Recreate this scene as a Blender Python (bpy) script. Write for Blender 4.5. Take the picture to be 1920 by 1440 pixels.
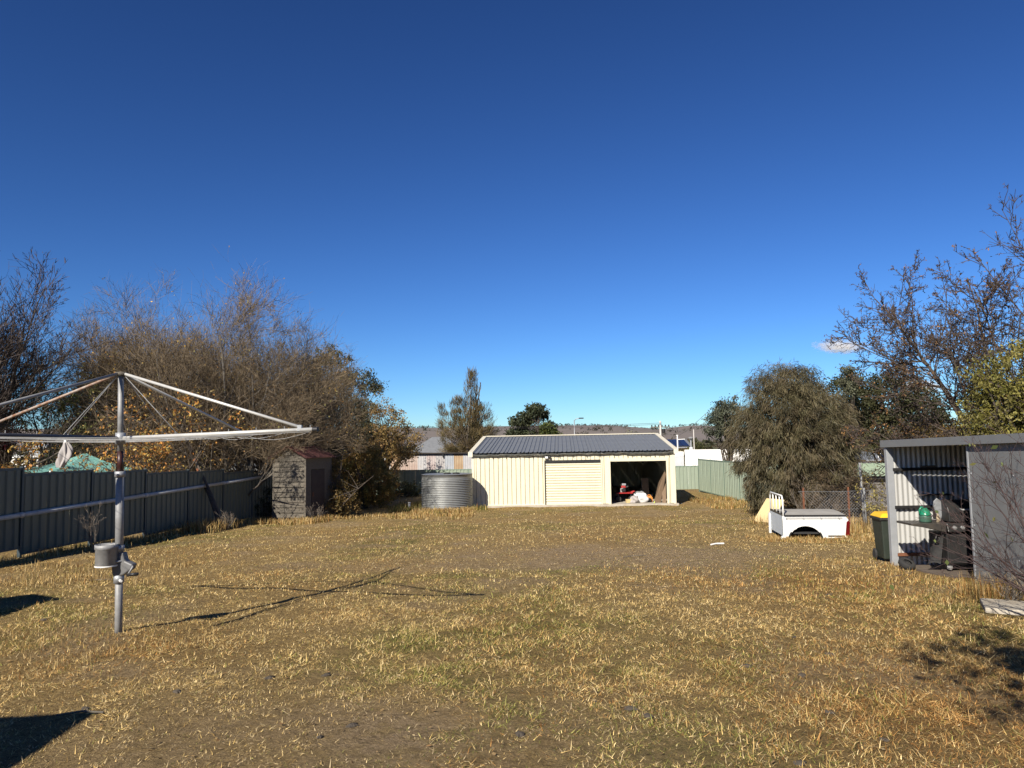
import bpy, bmesh, math, random
import numpy as np
from mathutils import Vector, Matrix

# ------------------------------------------------------------------ camera, world, sun, exposure
for o in list(bpy.data.objects): bpy.data.objects.remove(o)
SC = bpy.context.scene
COL = SC.collection
EYE = 1.60
F, CX, CY = 1390.0, 960.0, 720.0
PITCH, ROLL = math.radians(4.5), math.radians(1.0)
SUN_AZ, SUN_EL = math.radians(208.0), math.radians(34.5)      # azimuth clockwise from +Y

fwd = np.array([0, math.cos(PITCH), math.sin(PITCH)])
rgt0 = np.array([1.0, 0, 0]); up0 = np.cross(rgt0, fwd)
rgt = rgt0*math.cos(ROLL) - up0*math.sin(ROLL)
upv = rgt0*math.sin(ROLL) + up0*math.cos(ROLL)

cam = bpy.data.cameras.new('camera'); camo = bpy.data.objects.new('camera', cam); COL.objects.link(camo)
cam.sensor_width = 36.0; cam.lens = F/1920*36.0; cam.clip_start = 0.05; cam.clip_end = 20000
m = Matrix.Identity(4)
for i in range(3):
    m[i][0] = rgt[i]; m[i][1] = upv[i]; m[i][2] = -fwd[i]
m[2][3] = EYE
camo.matrix_world = m
SC.camera = camo
SC.render.resolution_x, SC.render.resolution_y = 1024, 768

W = bpy.data.worlds.new('World'); SC.world = W; W.use_nodes = True
nt = W.node_tree; nt.nodes.clear()
sky = nt.nodes.new('ShaderNodeTexSky'); sky.sky_type = 'NISHITA'; sky.sun_disc = False
sky.sun_elevation = SUN_EL; sky.sun_rotation = SUN_AZ
sky.altitude = 700; sky.air_density = 1.0; sky.dust_density = 0.0; sky.ozone_density = 4.0
bg = nt.nodes.new('ShaderNodeBackground'); bg.inputs[1].default_value = 0.075
wo = nt.nodes.new('ShaderNodeOutputWorld')
# the photograph's clear winter sky is deeper and more saturated than the model's: one tone curve over the whole dome
sk1 = nt.nodes.new('ShaderNodeVectorMath'); sk1.operation = 'MULTIPLY'; sk1.inputs[1].default_value = (.14, .14, .14)
sk2 = nt.nodes.new('ShaderNodeGamma'); sk2.inputs[1].default_value = 1.4
sk3 = nt.nodes.new('ShaderNodeVectorMath'); sk3.operation = 'MULTIPLY'; sk3.inputs[1].default_value = tuple(c/.14 for c in (.42, .595, .80))
nt.links.new(sky.outputs[0], sk1.inputs[0]); nt.links.new(sk1.outputs[0], sk2.inputs[0]); nt.links.new(sk2.outputs[0], sk3.inputs[0])
nt.links.new(sk3.outputs[0], bg.inputs[0]); nt.links.new(bg.outputs[0], wo.inputs[0])

sl = bpy.data.lights.new('sun', 'SUN'); sl.energy = 4.4; sl.angle = math.radians(0.53); sl.color = (1.0, 0.93, 0.82)
so = bpy.data.objects.new('sun', sl); COL.objects.link(so)
sdir = Vector((math.sin(SUN_AZ)*math.cos(SUN_EL), math.cos(SUN_AZ)*math.cos(SUN_EL), math.sin(SUN_EL)))
so.rotation_euler = sdir.to_track_quat('Z', 'Y').to_euler(); so.location = (-20, -30, 40)
SC.view_settings.view_transform = 'Standard'; SC.view_settings.look = 'None'
SC.view_settings.exposure = 0.9; SC.view_settings.gamma = 1.0
SC.cycles.max_bounces = 6; SC.cycles.volume_bounces = 3; SC.cycles.transparent_max_bounces = 8

# ------------------------------------------------------------------ terrain function and pixel helpers
YS = np.array([-200, -30, 0, 33.5, 46, 54, 70, 200, 1200, 9000.])
ZS = np.array([3.0, .9, 0, -1.42, -1.50, -2.0, -2.5, -5.0, -8.0, -8.0])
def gz(x, y):
    x = np.asarray(x, float); y = np.asarray(y, float)
    z = np.interp(y, YS, ZS)
    fade = np.clip((70-np.hypot(x, y))/30, 0, 1)
    b = .022*np.sin(.9*x+.3)*np.sin(.7*y+1) + .016*np.sin(2.1*x+1.3*y) + .010*np.sin(3.7*x-2.9*y+2) + .006*np.sin(7.1*x+5.3*y)
    return z + b*fade
def ray(px, py):
    d = fwd*F + rgt*(px-CX) - upv*(py-CY); return d/d[1]
def P(px, py, Y):
    d = ray(px, py)*Y; return Vector((d[0], d[1], d[2]+EYE))
def G(px, py):
    d = ray(px, py); t = 10.0
    lo, hi = .5, 400.
    for _ in range(60):
        t = (lo+hi)/2
        if EYE + d[2]*t > gz(d[0]*t, t): lo = t
        else: hi = t
    return Vector((d[0]*t, t, float(gz(d[0]*t, t))))
def GX(px, Y):
    """ground point under pixel column px at distance Y"""
    z = -2.0
    for _ in range(6):
        # find py giving z at Y, then x
        lo, hi = 0., 3000.
        for _ in range(40):
            mid = (lo+hi)/2
            if ray(px, mid)[2]*Y + EYE > z: lo = mid
            else: hi = mid
        x = ray(px, lo)[0]*Y; z = float(gz(x, Y))
    return Vector((x, Y, z))

rng = np.random.default_rng(7)
random.seed(7)

# ------------------------------------------------------------------ materials
def srgb(r, g, b):
    f = lambda c: (c/255/12.92) if c/255 <= .04045 else ((c/255+.055)/1.055)**2.4
    return (f(r), f(g), f(b))
MATS = {}
def mat(name, col, col2=None, rough=.6, metal=0., scale=6., bump=0., bscale=40., stretch=(1, 1, 1), spec=.4, contrast=(.35, .7), coords='Object', col3=None, s3=2.0, c3=(.55, .7)):
    if name in MATS: return MATS[name]
    M = bpy.data.materials.new(name); M.use_nodes = True
    t = M.node_tree; b = t.nodes['Principled BSDF']
    b.inputs['Roughness'].default_value = rough; b.inputs['Metallic'].default_value = metal
    b.inputs['Specular IOR Level'].default_value = spec
    tc = t.nodes.new('ShaderNodeTexCoord'); mp = t.nodes.new('ShaderNodeMapping'); mp.inputs['Scale'].default_value = stretch
    t.links.new(tc.outputs[coords], mp.inputs[0])
    col2 = col2 or tuple(c*.82 for c in col)
    n = t.nodes.new('ShaderNodeTexNoise'); n.inputs['Scale'].default_value = scale; n.inputs['Detail'].default_value = 6; n.inputs['Roughness'].default_value = .65
    t.links.new(mp.outputs[0], n.inputs[0])
    r = t.nodes.new('ShaderNodeMapRange'); r.inputs[1].default_value, r.inputs[2].default_value = contrast
    t.links.new(n.outputs[0], r.inputs[0])
    mx = t.nodes.new('ShaderNodeMix'); mx.data_type = 'RGBA'
    mx.inputs[6].default_value = (*col, 1); mx.inputs[7].default_value = (*col2, 1)
    t.links.new(r.outputs[0], mx.inputs[0])
    out = mx.outputs[2]
    if col3:
        n3 = t.nodes.new('ShaderNodeTexNoise'); n3.inputs['Scale'].default_value = s3; n3.inputs['Detail'].default_value = 8; n3.inputs['Roughness'].default_value = .7
        t.links.new(mp.outputs[0], n3.inputs[0])
        r3 = t.nodes.new('ShaderNodeMapRange'); r3.inputs[1].default_value, r3.inputs[2].default_value = c3
        t.links.new(n3.outputs[0], r3.inputs[0])
        m3 = t.nodes.new('ShaderNodeMix'); m3.data_type = 'RGBA'; m3.inputs[7].default_value = (*col3, 1)
        t.links.new(out, m3.inputs[6]); t.links.new(r3.outputs[0], m3.inputs[0]); out = m3.outputs[2]
    t.links.new(out, b.inputs['Base Color'])
    if bump:
        n2 = t.nodes.new('ShaderNodeTexNoise'); n2.inputs['Scale'].default_value = bscale; n2.inputs['Detail'].default_value = 5
        t.links.new(mp.outputs[0], n2.inputs[0])
        bp = t.nodes.new('ShaderNodeBump'); bp.inputs['Strength'].default_value = bump; bp.inputs['Distance'].default_value = .02
        t.links.new(n2.outputs[0], bp.inputs['Height']); t.links.new(bp.outputs[0], b.inputs['Normal'])
    MATS[name] = M; return M

def attr_mat(name, rough=.7, transl=0., spec=.25, bump=False):
    if name in MATS: return MATS[name]
    M = bpy.data.materials.new(name); M.use_nodes = True
    t = M.node_tree; b = t.nodes['Principled BSDF']; out = t.nodes['Material Output']
    a = t.nodes.new('ShaderNodeAttribute'); a.attribute_name = 'Col'
    b.inputs['Roughness'].default_value = rough; b.inputs['Specular IOR Level'].default_value = spec
    t.links.new(a.outputs[0], b.inputs['Base Color'])
    if transl:
        tr = t.nodes.new('ShaderNodeBsdfTranslucent'); t.links.new(a.outputs[0], tr.inputs[0])
        ms = t.nodes.new('ShaderNodeMixShader'); ms.inputs[0].default_value = transl
        t.links.new(b.outputs[0], ms.inputs[1]); t.links.new(tr.outputs[0], ms.inputs[2]); t.links.new(ms.outputs[0], out.inputs[0])
    MATS[name] = M; return M

CREAM = mat('cream_steel', (.65, .605, .45), (.61, .565, .41), rough=.5, scale=1.5, col3=(.52, .44, .28), s3=3.0, c3=(.66, .9))
CREAMT = mat('cream_trim', (.66, .61, .47), (.62, .57, .43), rough=.5, scale=2)
SLATE = mat('slate_roof', (.15, .16, .172), (.125, .134, .146), rough=.6, scale=1.2, spec=.3, col3=(.15, .16, .172), s3=1.4)
GUTTER = mat('gutter', (.075, .075, .06), (.035, .035, .03), rough=.6, scale=5, col3=(.25, .22, .17), s3=4)
CONC = mat('concrete', (.42, .38, .31), (.33, .29, .23), rough=.9, scale=5, bump=.3, col3=(.25, .2, .14), s3=2.2)
GALV = mat('galvanised', (.27, .27, .265), (.19, .19, .187), rough=.55, metal=.12, scale=14)
GALVD = mat('galvanised_dull', (.36, .37, .38), (.25, .26, .27), rough=.55, metal=.5, scale=20, col3=(.2, .13, .09), s3=6, c3=(.62, .75))
TANK = mat('tank_steel', (.27, .275, .265), (.21, .215, .21), rough=.5, metal=.35, scale=2.5)
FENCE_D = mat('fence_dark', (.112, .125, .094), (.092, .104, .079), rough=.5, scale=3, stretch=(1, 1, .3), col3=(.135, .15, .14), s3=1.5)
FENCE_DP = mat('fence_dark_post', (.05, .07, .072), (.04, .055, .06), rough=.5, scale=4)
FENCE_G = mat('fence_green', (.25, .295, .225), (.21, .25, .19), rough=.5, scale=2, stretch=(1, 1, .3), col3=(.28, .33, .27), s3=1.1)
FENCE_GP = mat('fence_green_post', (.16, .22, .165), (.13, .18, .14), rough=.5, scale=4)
PVC = mat('pale_pipe', (.50, .50, .48), (.40, .40, .38), rough=.5, scale=3, col3=(.25, .24, .2), s3=5)
BARK = mat('bark', (.095, .075, .058), (.05, .04, .032), rough=.9, scale=9, bump=.5, bscale=30)
BARKG = mat('bark_grey', (.17, .15, .125), (.09, .078, .065), rough=.9, scale=9, bump=.4, bscale=30)
BARKR = mat('bark_red', (.07, .044, .04), (.035, .024, .023), rough=.75, scale=12)
WHITEP = mat('white_paint', (.76, .76, .72), (.68, .67, .62), rough=.4, scale=2.5, spec=.4, col3=(.48, .42, .33), s3=4.5, c3=(.60, .82))
WHITE = mat('white_matte', (.78, .77, .73), (.70, .69, .65), rough=.55, scale=2, col3=(.55, .52, .46), s3=2, c3=(.66, .85))
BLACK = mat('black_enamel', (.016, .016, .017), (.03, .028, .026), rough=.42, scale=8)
RUBBER = mat('rubber', (.02, .02, .02), (.035, .033, .03), rough=.85, scale=12, bump=.2)
DGREEN = mat('bin_green', (.018, .026, .018), (.03, .036, .028), rough=.55, scale=4)
YELLOW = mat('bin_yellow', (.78, .46, .02), (.68, .38, .02), rough=.5, scale=5)
TAILRED = mat('tail_red', (.12, .005, .007), (.08, .004, .005), rough=.15, scale=4, spec=.6)
MONU = mat('monument_sheet', (.165, .17, .172), (.14, .145, .147), rough=.42, scale=1.2, stretch=(1, 1, .35), spec=.5, col3=(.21, .21, .20), s3=1.6, c3=(.55, .85))
CORRW = mat('corrugated_pale', (.47, .465, .44), (.40, .395, .375), rough=.45, metal=.25, scale=3, stretch=(1, 1, .3), col3=(.4, .36, .3), s3=3, c3=(.64, .85))
GREYP = mat('grey_post', (.33, .34, .35), (.27, .28, .29), rough=.5, metal=.2, scale=5)
RUST = mat('rust', (.19, .075, .035), (.10, .04, .022), rough=.9, scale=10, bump=.3)
RUSTR = mat('rust_red', (.085, .028, .024), (.045, .02, .018), rough=.9, scale=8)
WOODG = mat('weathered_wood', (.135, .118, .092), (.08, .07, .055), rough=.9, scale=5, stretch=(.5, 3, 8), bump=.4, col3=(.14, .11, .085), s3=3)
WOODB = mat('brown_board', (.20, .135, .085), (.15, .10, .06), rough=.8, scale=4, stretch=(6, 6, .6))
PLY = mat('plywood', (.66, .52, .27), (.56, .43, .21), rough=.75, scale=4, stretch=(1, 5, 1))
TEAL = mat('teal_canvas', (.15, .33, .29), (.125, .28, .25), rough=.8, scale=5, bump=.15)
REDP = mat('red_paint', (.36, .02, .018), (.26, .016, .015), rough=.4, scale=5)
GREENP = mat('green_plastic', (.012, .20, .105), (.01, .15, .08), rough=.3, scale=5)
ORANGE = mat('orange_plastic', (.72, .30, .08), (.60, .22, .05), rough=.5, scale=5)
LIME = mat('lime_paint', (.48, .60, .10), (.4, .5, .08), rough=.5)
CARD = mat('cardboard', (.55, .42, .2), (.45, .33, .16), rough=.85)
TARP = mat('tray_cover', (.34, .325, .29), (.27, .255, .225), rough=.7, scale=4, bump=.1)
SOLAR = mat('solar_glass', (.014, .02, .05), (.02, .03, .065), rough=.12, spec=.6)
TAN = mat('tan_wall', (.55, .42, .21), (.48, .36, .18), rough=.7, scale=2)
GROOF = mat('pale_green_roof', (.30, .37, .255), (.25, .31, .215), rough=.5, scale=1.2)
FIBRO = mat('grey_fibro', (.22, .205, .185), (.17, .155, .14), rough=.85, scale=2, stretch=(1, 1, .4))
HROOF = mat('grey_house_roof', (.17, .175, .18), (.13, .135, .14), rough=.6, scale=3)
CLOTH = mat('grey_cloth', (.40, .37, .35), (.27, .25, .24), rough=.9, scale=6)
BAG = mat('white_bag', (.74, .73, .71), (.60, .59, .58), rough=.6, scale=5)
CLOD = mat('dark_clod', (.06, .052, .044), (.11, .09, .068), rough=1, spec=.05, scale=12, bump=.6)
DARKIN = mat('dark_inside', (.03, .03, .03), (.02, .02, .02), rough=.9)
LEAF = attr_mat('leaf', .55, .22); TWIG = attr_mat('twig', .85); BLADE = attr_mat('blade', .65, .25)

# ------------------------------------------------------------------ mesh helpers
class MB:
    def __init__(s): s.v = []; s.f = []
    def add(s, vs, fs):
        n = len(s.v); s.v += [tuple(v) for v in vs]; s.f += [tuple(i+n for i in f) for f in fs]; return s
    def box(s, x0, x1, y0, y1, z0, z1):
        return s.add([(x0,y0,z0),(x1,y0,z0),(x1,y1,z0),(x0,y1,z0),(x0,y0,z1),(x1,y0,z1),(x1,y1,z1),(x0,y1,z1)],
                     [(0,3,2,1),(4,5,6,7),(0,1,5,4),(1,2,6,5),(2,3,7,6),(3,0,4,7)])
    def hexa(s, p): # 4 bottom (ccw), 4 top
        return s.add(p, [(0,3,2,1),(4,5,6,7),(0,1,5,4),(1,2,6,5),(2,3,7,6),(3,0,4,7)])
    def bar(s, a, b, w, h=None, up=(0,0,1)):
        a = Vector(a); b = Vector(b); h = h or w; d = (b-a).normalized(); u = Vector(up)
        if abs(d.dot(u)) > .98: u = Vector((1,0,0))
        x = d.cross(u).normalized()*w/2; y = x.cross(d).normalized()*h/2
        return s.hexa([a-x-y, a+x-y, a+x+y, a-x+y, b-x-y, b+x-y, b+x+y, b-x+y])
    def tube(s, pts, r, n=8, cap=True):
        pts = [Vector(p) for p in pts]; k = len(pts)
        rs = r if isinstance(r, (list, tuple)) else [r]*k
        d0 = (pts[1]-pts[0]).normalized(); ref = Vector((0,0,1)) if abs(d0.z) < .9 else Vector((1,0,0))
        x = d0.cross(ref).normalized(); vs = []
        for i in range(k):
            d = (pts[min(i+1,k-1)]-pts[max(i-1,0)]).normalized()
            x = (x - d*x.dot(d)).normalized(); y = d.cross(x)
            vs += [pts[i] + (x*math.cos(2*math.pi*j/n) + y*math.sin(2*math.pi*j/n))*rs[i] for j in range(n)]
        fs = [(i*n+j, i*n+(j+1)%n, (i+1)*n+(j+1)%n, (i+1)*n+j) for i in range(k-1) for j in range(n)]
        if cap: fs += [tuple(range(n))[::-1], tuple((k-1)*n+j for j in range(n))]
        return s.add(vs, fs)
    def lathe(s, prof, n=32, c=(0,0,0), cap0=True, cap1=True):
        k = len(prof); vs = [(c[0]+r*math.cos(2*math.pi*j/n), c[1]+r*math.sin(2*math.pi*j/n), c[2]+z) for r, z in prof for j in range(n)]
        fs = [(i*n+j, i*n+(j+1)%n, (i+1)*n+(j+1)%n, (i+1)*n+j) for i in range(k-1) for j in range(n)]
        if cap0: fs.append(tuple(range(n))[::-1])
        if cap1: fs.append(tuple((k-1)*n+j for j in range(n)))
        return s.add(vs, fs)
    def prism(s, poly, off):
        """poly: list of 3d points, extruded by off"""
        n = len(poly); off = Vector(off); a = [Vector(p) for p in poly]; b = [p+off for p in a]
        return s.add(a+b, [tuple(range(n))[::-1], tuple(range(n,2*n))] + [(i,(i+1)%n,n+(i+1)%n,n+i) for i in range(n)])
    def grid(s, fn, nu, nv):
        vs = [fn(i/nu, j/nv) for j in range(nv+1) for i in range(nu+1)]
        fs = [(j*(nu+1)+i, j*(nu+1)+i+1, (j+1)*(nu+1)+i+1, (j+1)*(nu+1)+i) for j in range(nv) for i in range(nu)]
        return s.add(vs, fs)
    def mesh(s, name, smooth=False):
        me = bpy.data.meshes.new(name); me.from_pydata(s.v, [], s.f); me.update()
        bm = bmesh.new(); bm.from_mesh(me); bmesh.ops.recalc_face_normals(bm, faces=bm.faces); bm.to_mesh(me); bm.free()
        if smooth: me.polygons.foreach_set('use_smooth', [True]*len(me.polygons))
        return me
    def build(s, name, m, parent=None, smooth=False, bevel=0):
        o = bpy.data.objects.new(name, s.mesh(name, smooth)); COL.objects.link(o)
        o.data.materials.append(m)
        if parent: o.parent = parent
        if bevel:
            b = o.modifiers.new('bevel', 'BEVEL'); b.width = bevel; b.segments = 2; b.limit_method = 'ANGLE'; b.angle_limit = math.radians(35)
        return o

def tag(o, label=None, cat=None, group=None, kind=None):
    if label: o['label'] = label
    if cat: o['category'] = cat
    if group: o['group'] = group
    if kind: o['kind'] = kind
    return o
def thing(name, label, cat, loc=(0,0,0), rz=0, group=None):
    e = bpy.data.objects.new(name, None); e.empty_display_size = .1; COL.objects.link(e)
    e.location = loc; e.rotation_euler = (0, 0, rz)
    return tag(e, label, cat, group)
def link_mesh(name, me, parent=None, loc=None, rz=None, scale=None):
    o = bpy.data.objects.new(name, me); COL.objects.link(o)
    if parent: o.parent = parent
    if loc is not None: o.location = loc
    if rz is not None: o.rotation_euler = (0, 0, rz)
    if scale is not None: o.scale = scale
    return o

def np_mesh(name, V, Fc, colors=None, m=None, parent=None, smooth=False):
    """V (N,3), Fc (M,k) index array or list of such arrays; colors per vertex (N,3)"""
    Fl = Fc if isinstance(Fc, list) else [Fc]
    me = bpy.data.meshes.new(name)
    V = np.asarray(V, np.float32)
    me.vertices.add(len(V)); me.vertices.foreach_set('co', V.ravel())
    loops = np.concatenate([f.ravel() for f in Fl]).astype(np.int32)
    tot = np.concatenate([np.full(len(f), f.shape[1], np.int32) for f in Fl])
    st = np.concatenate([[0], np.cumsum(tot)[:-1]]).astype(np.int32)
    me.loops.add(len(loops)); me.loops.foreach_set('vertex_index', loops)
    me.polygons.add(len(tot)); me.polygons.foreach_set('loop_start', st); me.polygons.foreach_set('loop_total', tot)
    if smooth: me.polygons.foreach_set('use_smooth', np.ones(len(tot), bool))
    me.update(calc_edges=True)
    if colors is not None:
        a = me.color_attributes.new('Col', 'FLOAT_COLOR', 'POINT')
        c = np.ones((len(V), 4), np.float32); c[:, :3] = colors; a.data.foreach_set('color', c.ravel())
    o = bpy.data.objects.new(name, me); COL.objects.link(o)
    if m: me.materials.append(m)
    if parent: o.parent = parent
    return o

def vnoise(x, y, seed=0):
    """smooth value noise, about 0..1"""
    x = np.asarray(x, float); y = np.asarray(y, float)
    xi = np.floor(x).astype(np.int64); yi = np.floor(y).astype(np.int64); fx = x-xi; fy = y-yi
    fx = fx*fx*(3-2*fx); fy = fy*fy*(3-2*fy)
    def h(a, b):
        n = (a*374761393 + b*668265263 + seed*1442695041) & 0x7fffffff
        n = ((n ^ (n >> 13))*1274126177) & 0x7fffffff
        return ((n ^ (n >> 16)) & 0xffff)/65535.
    return (h(xi,yi)*(1-fx)+h(xi+1,yi)*fx)*(1-fy) + (h(xi,yi+1)*(1-fx)+h(xi+1,yi+1)*fx)*fy
def fbm(x, y, seed=0, o=3):
    s = 0; a = .5; t = 0
    for k in range(o):
        s = s + a*vnoise(x*2**k+k*17.3, y*2**k-k*9.1, seed+k); t += a; a *= .55
    return s/t

def trap_profile(w, pitch, depth, rib=.022, slope=.012, start=.5):
    """ribbed sheet: narrow raised ribs, flat pans"""
    pts = [(0, 0)]; u = pitch*start
    while u < w-.001:
        a, b, c, d = u-rib/2-slope, u-rib/2, u+rib/2, u+rib/2+slope
        for q, z in ((a,0),(b,depth),(c,depth),(d,0)):
            if 0 < q < w: pts.append((q, z))
        u += pitch
    pts.append((w, 0)); return pts
def sine_profile(w, pitch=.076, depth=.016, k=6):
    n = max(2, int(w/pitch*k)); return [(w*i/n, depth/2*math.sin(2*math.pi*(w*i/n)/pitch)) for i in range(n+1)]
def sheet_mb(prof, h0, h1, t=.0015):
    """sheet in local x (along), -y (ribs out), z (up); h0,h1 numbers or functions of u"""
    f0 = h0 if callable(h0) else (lambda u: h0); f1 = h1 if callable(h1) else (lambda u: h1)
    b = MB(); n = len(prof); vs = []
    for u, d in prof: vs += [(u, -d, f0(u)), (u, -d, f1(u)), (u, -d+t, f0(u)), (u, -d+t, f1(u))]
    fs = []
    for i in range(n-1):
        a, c = 4*i, 4*i+4
        fs += [(a, c, c+1, a+1), (a+2, a+3, c+3, c+2)]
    b.add(vs, fs); return b

# ------------------------------------------------------------------ ground, hills, cloud
def lawn_fields(x, y):
    """0..1 fields: green growth, reddish dry straw, bare earth (places, not light)"""
    g = np.clip((fbm(x*.35+3, y*.30, 11)-.46)*4.5, 0, 1)*np.clip((fbm(x*2.3, y*2.1, 15)-.3)*2.6, 0, 1)
    g = np.maximum(g, .75*np.exp(-((x-.35)/.5)**2-((y-9.0)/2.6)**2))
    g = np.maximum(g, .7*np.clip(1-np.abs(y-32.3)/1.3, 0, 1)*np.clip((x+4)/2, 0, 1)*np.clip((10-x)/2, 0, 1))
    g = np.maximum(g, .8*np.exp(-((x-1.0)/.8)**2-((y-4.5)/.9)**2))
    r = np.exp(-((x-2.9)/1.3)**2-((y-5.3)/1.5)**2) + .8*np.exp(-((x-4.4)/1.6)**2-((y-10.6)/1.6)**2) + .55*np.exp(-((x+3.6)/1.0)**2-((y-7.0)/1.0)**2)
    r = r*np.clip(.35+1.3*fbm(x*1.3, y*1.2, 31), 0, 1.2) + .35*np.clip((fbm(x*.5, y*.45, 41)-.5)*4, 0, 1)
    b = 1.3*np.exp(-((x-1.6)/3.0)**2-((y-15.0)/1.6)**2) + 1.0*np.exp(-((x+.3)/2.4)**2-((y-13.2)/.6)**2) + .75*np.exp(-((x+1.2)/2.2)**2-((y-4.4)/1.2)**2) + .45*np.exp(-((x-3.5)/2.5)**2-((y-13.8)/1.3)**2)
    b = b*np.clip(.3+1.2*fbm(x*.8+5, y*.8, 51), 0, 1.2) + .6*np.clip((fbm(x*.9+1, y*.8, 61)-.58)*6, 0, 1)
    return np.clip(g, 0, 1), np.clip(r, 0, 1), np.clip(b, 0, 1)

xs = np.unique(np.concatenate([np.arange(-13, 13.01, .2), 13+np.cumsum(.25*1.13**np.arange(60)), -13-np.cumsum(.25*1.13**np.arange(60))]))
ys = np.unique(np.concatenate([np.arange(2, 37.01, .2), 37+np.cumsum(.3*1.11**np.arange(73)), 2-np.cumsum(.3*1.2**np.arange(22))]))
GXm, GYm = np.meshgrid(xs, ys)
GV = np.stack([GXm.ravel(), GYm.ravel(), gz(GXm, GYm).ravel()], 1)
nx, ny = len(xs), len(ys)
ii, jj = np.meshgrid(np.arange(nx-1), np.arange(ny-1)); q = (jj*nx+ii).ravel()
gg, rr, bb = lawn_fields(GV[:, 0], GV[:, 1])
GM = bpy.data.materials.new('ground_dry_lawn'); GM.use_nodes = True
t = GM.node_tree; pb = t.nodes['Principled BSDF']; pb.inputs['Roughness'].default_value = .95; pb.inputs['Specular IOR Level'].default_value = .1
at = t.nodes.new('ShaderNodeAttribute'); at.attribute_name = 'Col'; sep = t.nodes.new('ShaderNodeSeparateColor'); t.links.new(at.outputs[0], sep.inputs[0])
geo = t.nodes.new('ShaderNodeNewGeometry')
def tnoise(scale, det=6, rough=.65):
    n = t.nodes.new('ShaderNodeTexNoise'); n.inputs['Scale'].default_value = scale; n.inputs['Detail'].default_value = det; n.inputs['Roughness'].default_value = rough
    t.links.new(geo.outputs['Position'], n.inputs[0]); return n.outputs[0]
def tramp(src, a, b):
    r = t.nodes.new('ShaderNodeMapRange'); r.inputs[1].default_value = a; r.inputs[2].default_value = b; t.links.new(src, r.inputs[0]); return r.outputs[0]
def tmix(fac, a, b):
    x = t.nodes.new('ShaderNodeMix'); x.data_type = 'RGBA'
    if isinstance(fac, float): x.inputs[0].default_value = fac
    else: t.links.new(fac, x.inputs[0])
    for k, v in ((6, a), (7, b)):
        if isinstance(v, tuple): x.inputs[k].default_value = (*v, 1)
        else: t.links.new(v, x.inputs[k])
    return x.outputs[2]
def tmul(a, b):
    x = t.nodes.new('ShaderNodeMath'); x.operation = 'MULTIPLY'; t.links.new(a, x.inputs[0])
    if isinstance(b, float): x.inputs[1].default_value = b
    else: t.links.new(b, x.inputs[1])
    return x.outputs[0]
c = tmix(tramp(tnoise(55, 8, .8), .40, .58), (.54, .38, .155), (.155, .10, .042))
c = tmix(tramp(tnoise(1.3, 5), .35, .7), c, tmix(tramp(tnoise(90, 6, .8), .40, .58), (.56, .395, .165), (.165, .108, .045)))
c = tmix(tmul(sep.outputs[0], tramp(tnoise(9, 6), .3, .6)), c, tmix(tramp(tnoise(60, 6, .8), .4, .6), (.25, .225, .06), (.055, .055, .015)))
c = tmix(tmul(sep.outputs[1], tramp(tnoise(7, 6), .25, .6)), c, tmix(tramp(tnoise(60, 6, .8), .4, .6), (.40, .235, .08), (.09, .048, .018)))
c = tmix(tmul(sep.outputs[2], tramp(tnoise(5, 6), .25, .55)), c, tmix(tramp(tnoise(40, 7, .75), .38, .62), (.47, .345, .20), (.24, .17, .096)))
c = tmix(tmul(tramp(tnoise(13, 7, .78), .47, .62), .5), c, (.085, .058, .026))  # dark mottle puts the shade in gaps between tufts into the colour
t.links.new(c, pb.inputs['Base Color'])
bmp = t.nodes.new('ShaderNodeBump'); bmp.inputs['Strength'].default_value = 1.0; bmp.inputs['Distance'].default_value = .09
t.links.new(tnoise(17, 9, .8), bmp.inputs['Height']); t.links.new(bmp.outputs[0], pb.inputs['Normal'])
ground = np_mesh('ground', GV, np.stack([q, q+1, q+nx+1, q+nx], 1), np.stack([gg, rr, bb], 1), GM, smooth=True)
tag(ground, 'dry straw coloured lawn sloping gently down to the garage', 'ground', kind='structure')

# distant hills: ridge profile read as directions, put 2.4 km away
HM = mat('hill_pasture', (.165, .138, .118), (.135, .112, .096), rough=1, scale=.006, coords='Object', col3=(.10, .092, .07), s3=.012, c3=(.5, .66))
hp = [(-400, 806), (300, 804), (640, 804), (780, 803), (860, 802), (930, 800), (1000, 799), (1080, 798), (1130, 798), (1170, 801), (1210, 804), (1240, 805), (1262, 801), (1290, 798), (1330, 799), (1420, 806), (1700, 812), (2300, 814)]
hx = np.array([ray(a, b)[0]*2400 for a, b in hp]); hz = np.array([ray(a, b)[2]*2400+EYE for a, b in hp])
ux = np.linspace(hx[0], hx[-1], 220); NV = 14
HV = []
for j in range(NV+1):
    v = j/NV; prof = math.sin(min(v/.7, 1)*math.pi/2)**1.4 if v < .7 else 1-.25*(v-.7)/.3
    yy = 1500 + 1280*v
    zz = -9 + (np.interp(ux, hx, hz)+9)*prof + 2.0*(fbm(ux*.006, np.full_like(ux, v*4), 71)-.5)*prof
    HV.append(np.stack([ux, np.full_like(ux, yy), zz], 1))
HV = np.concatenate(HV); n_ = len(ux)
i2, j2 = np.meshgrid(np.arange(n_-1), np.arange(NV)); q = (j2*n_+i2).ravel()
hills = np_mesh('hills', HV, np.stack([q, q+1, q+n_+1, q+n_], 1), None, HM, smooth=True)
tag(hills, 'low brown pasture hills on the horizon', 'hills', kind='structure')

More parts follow.
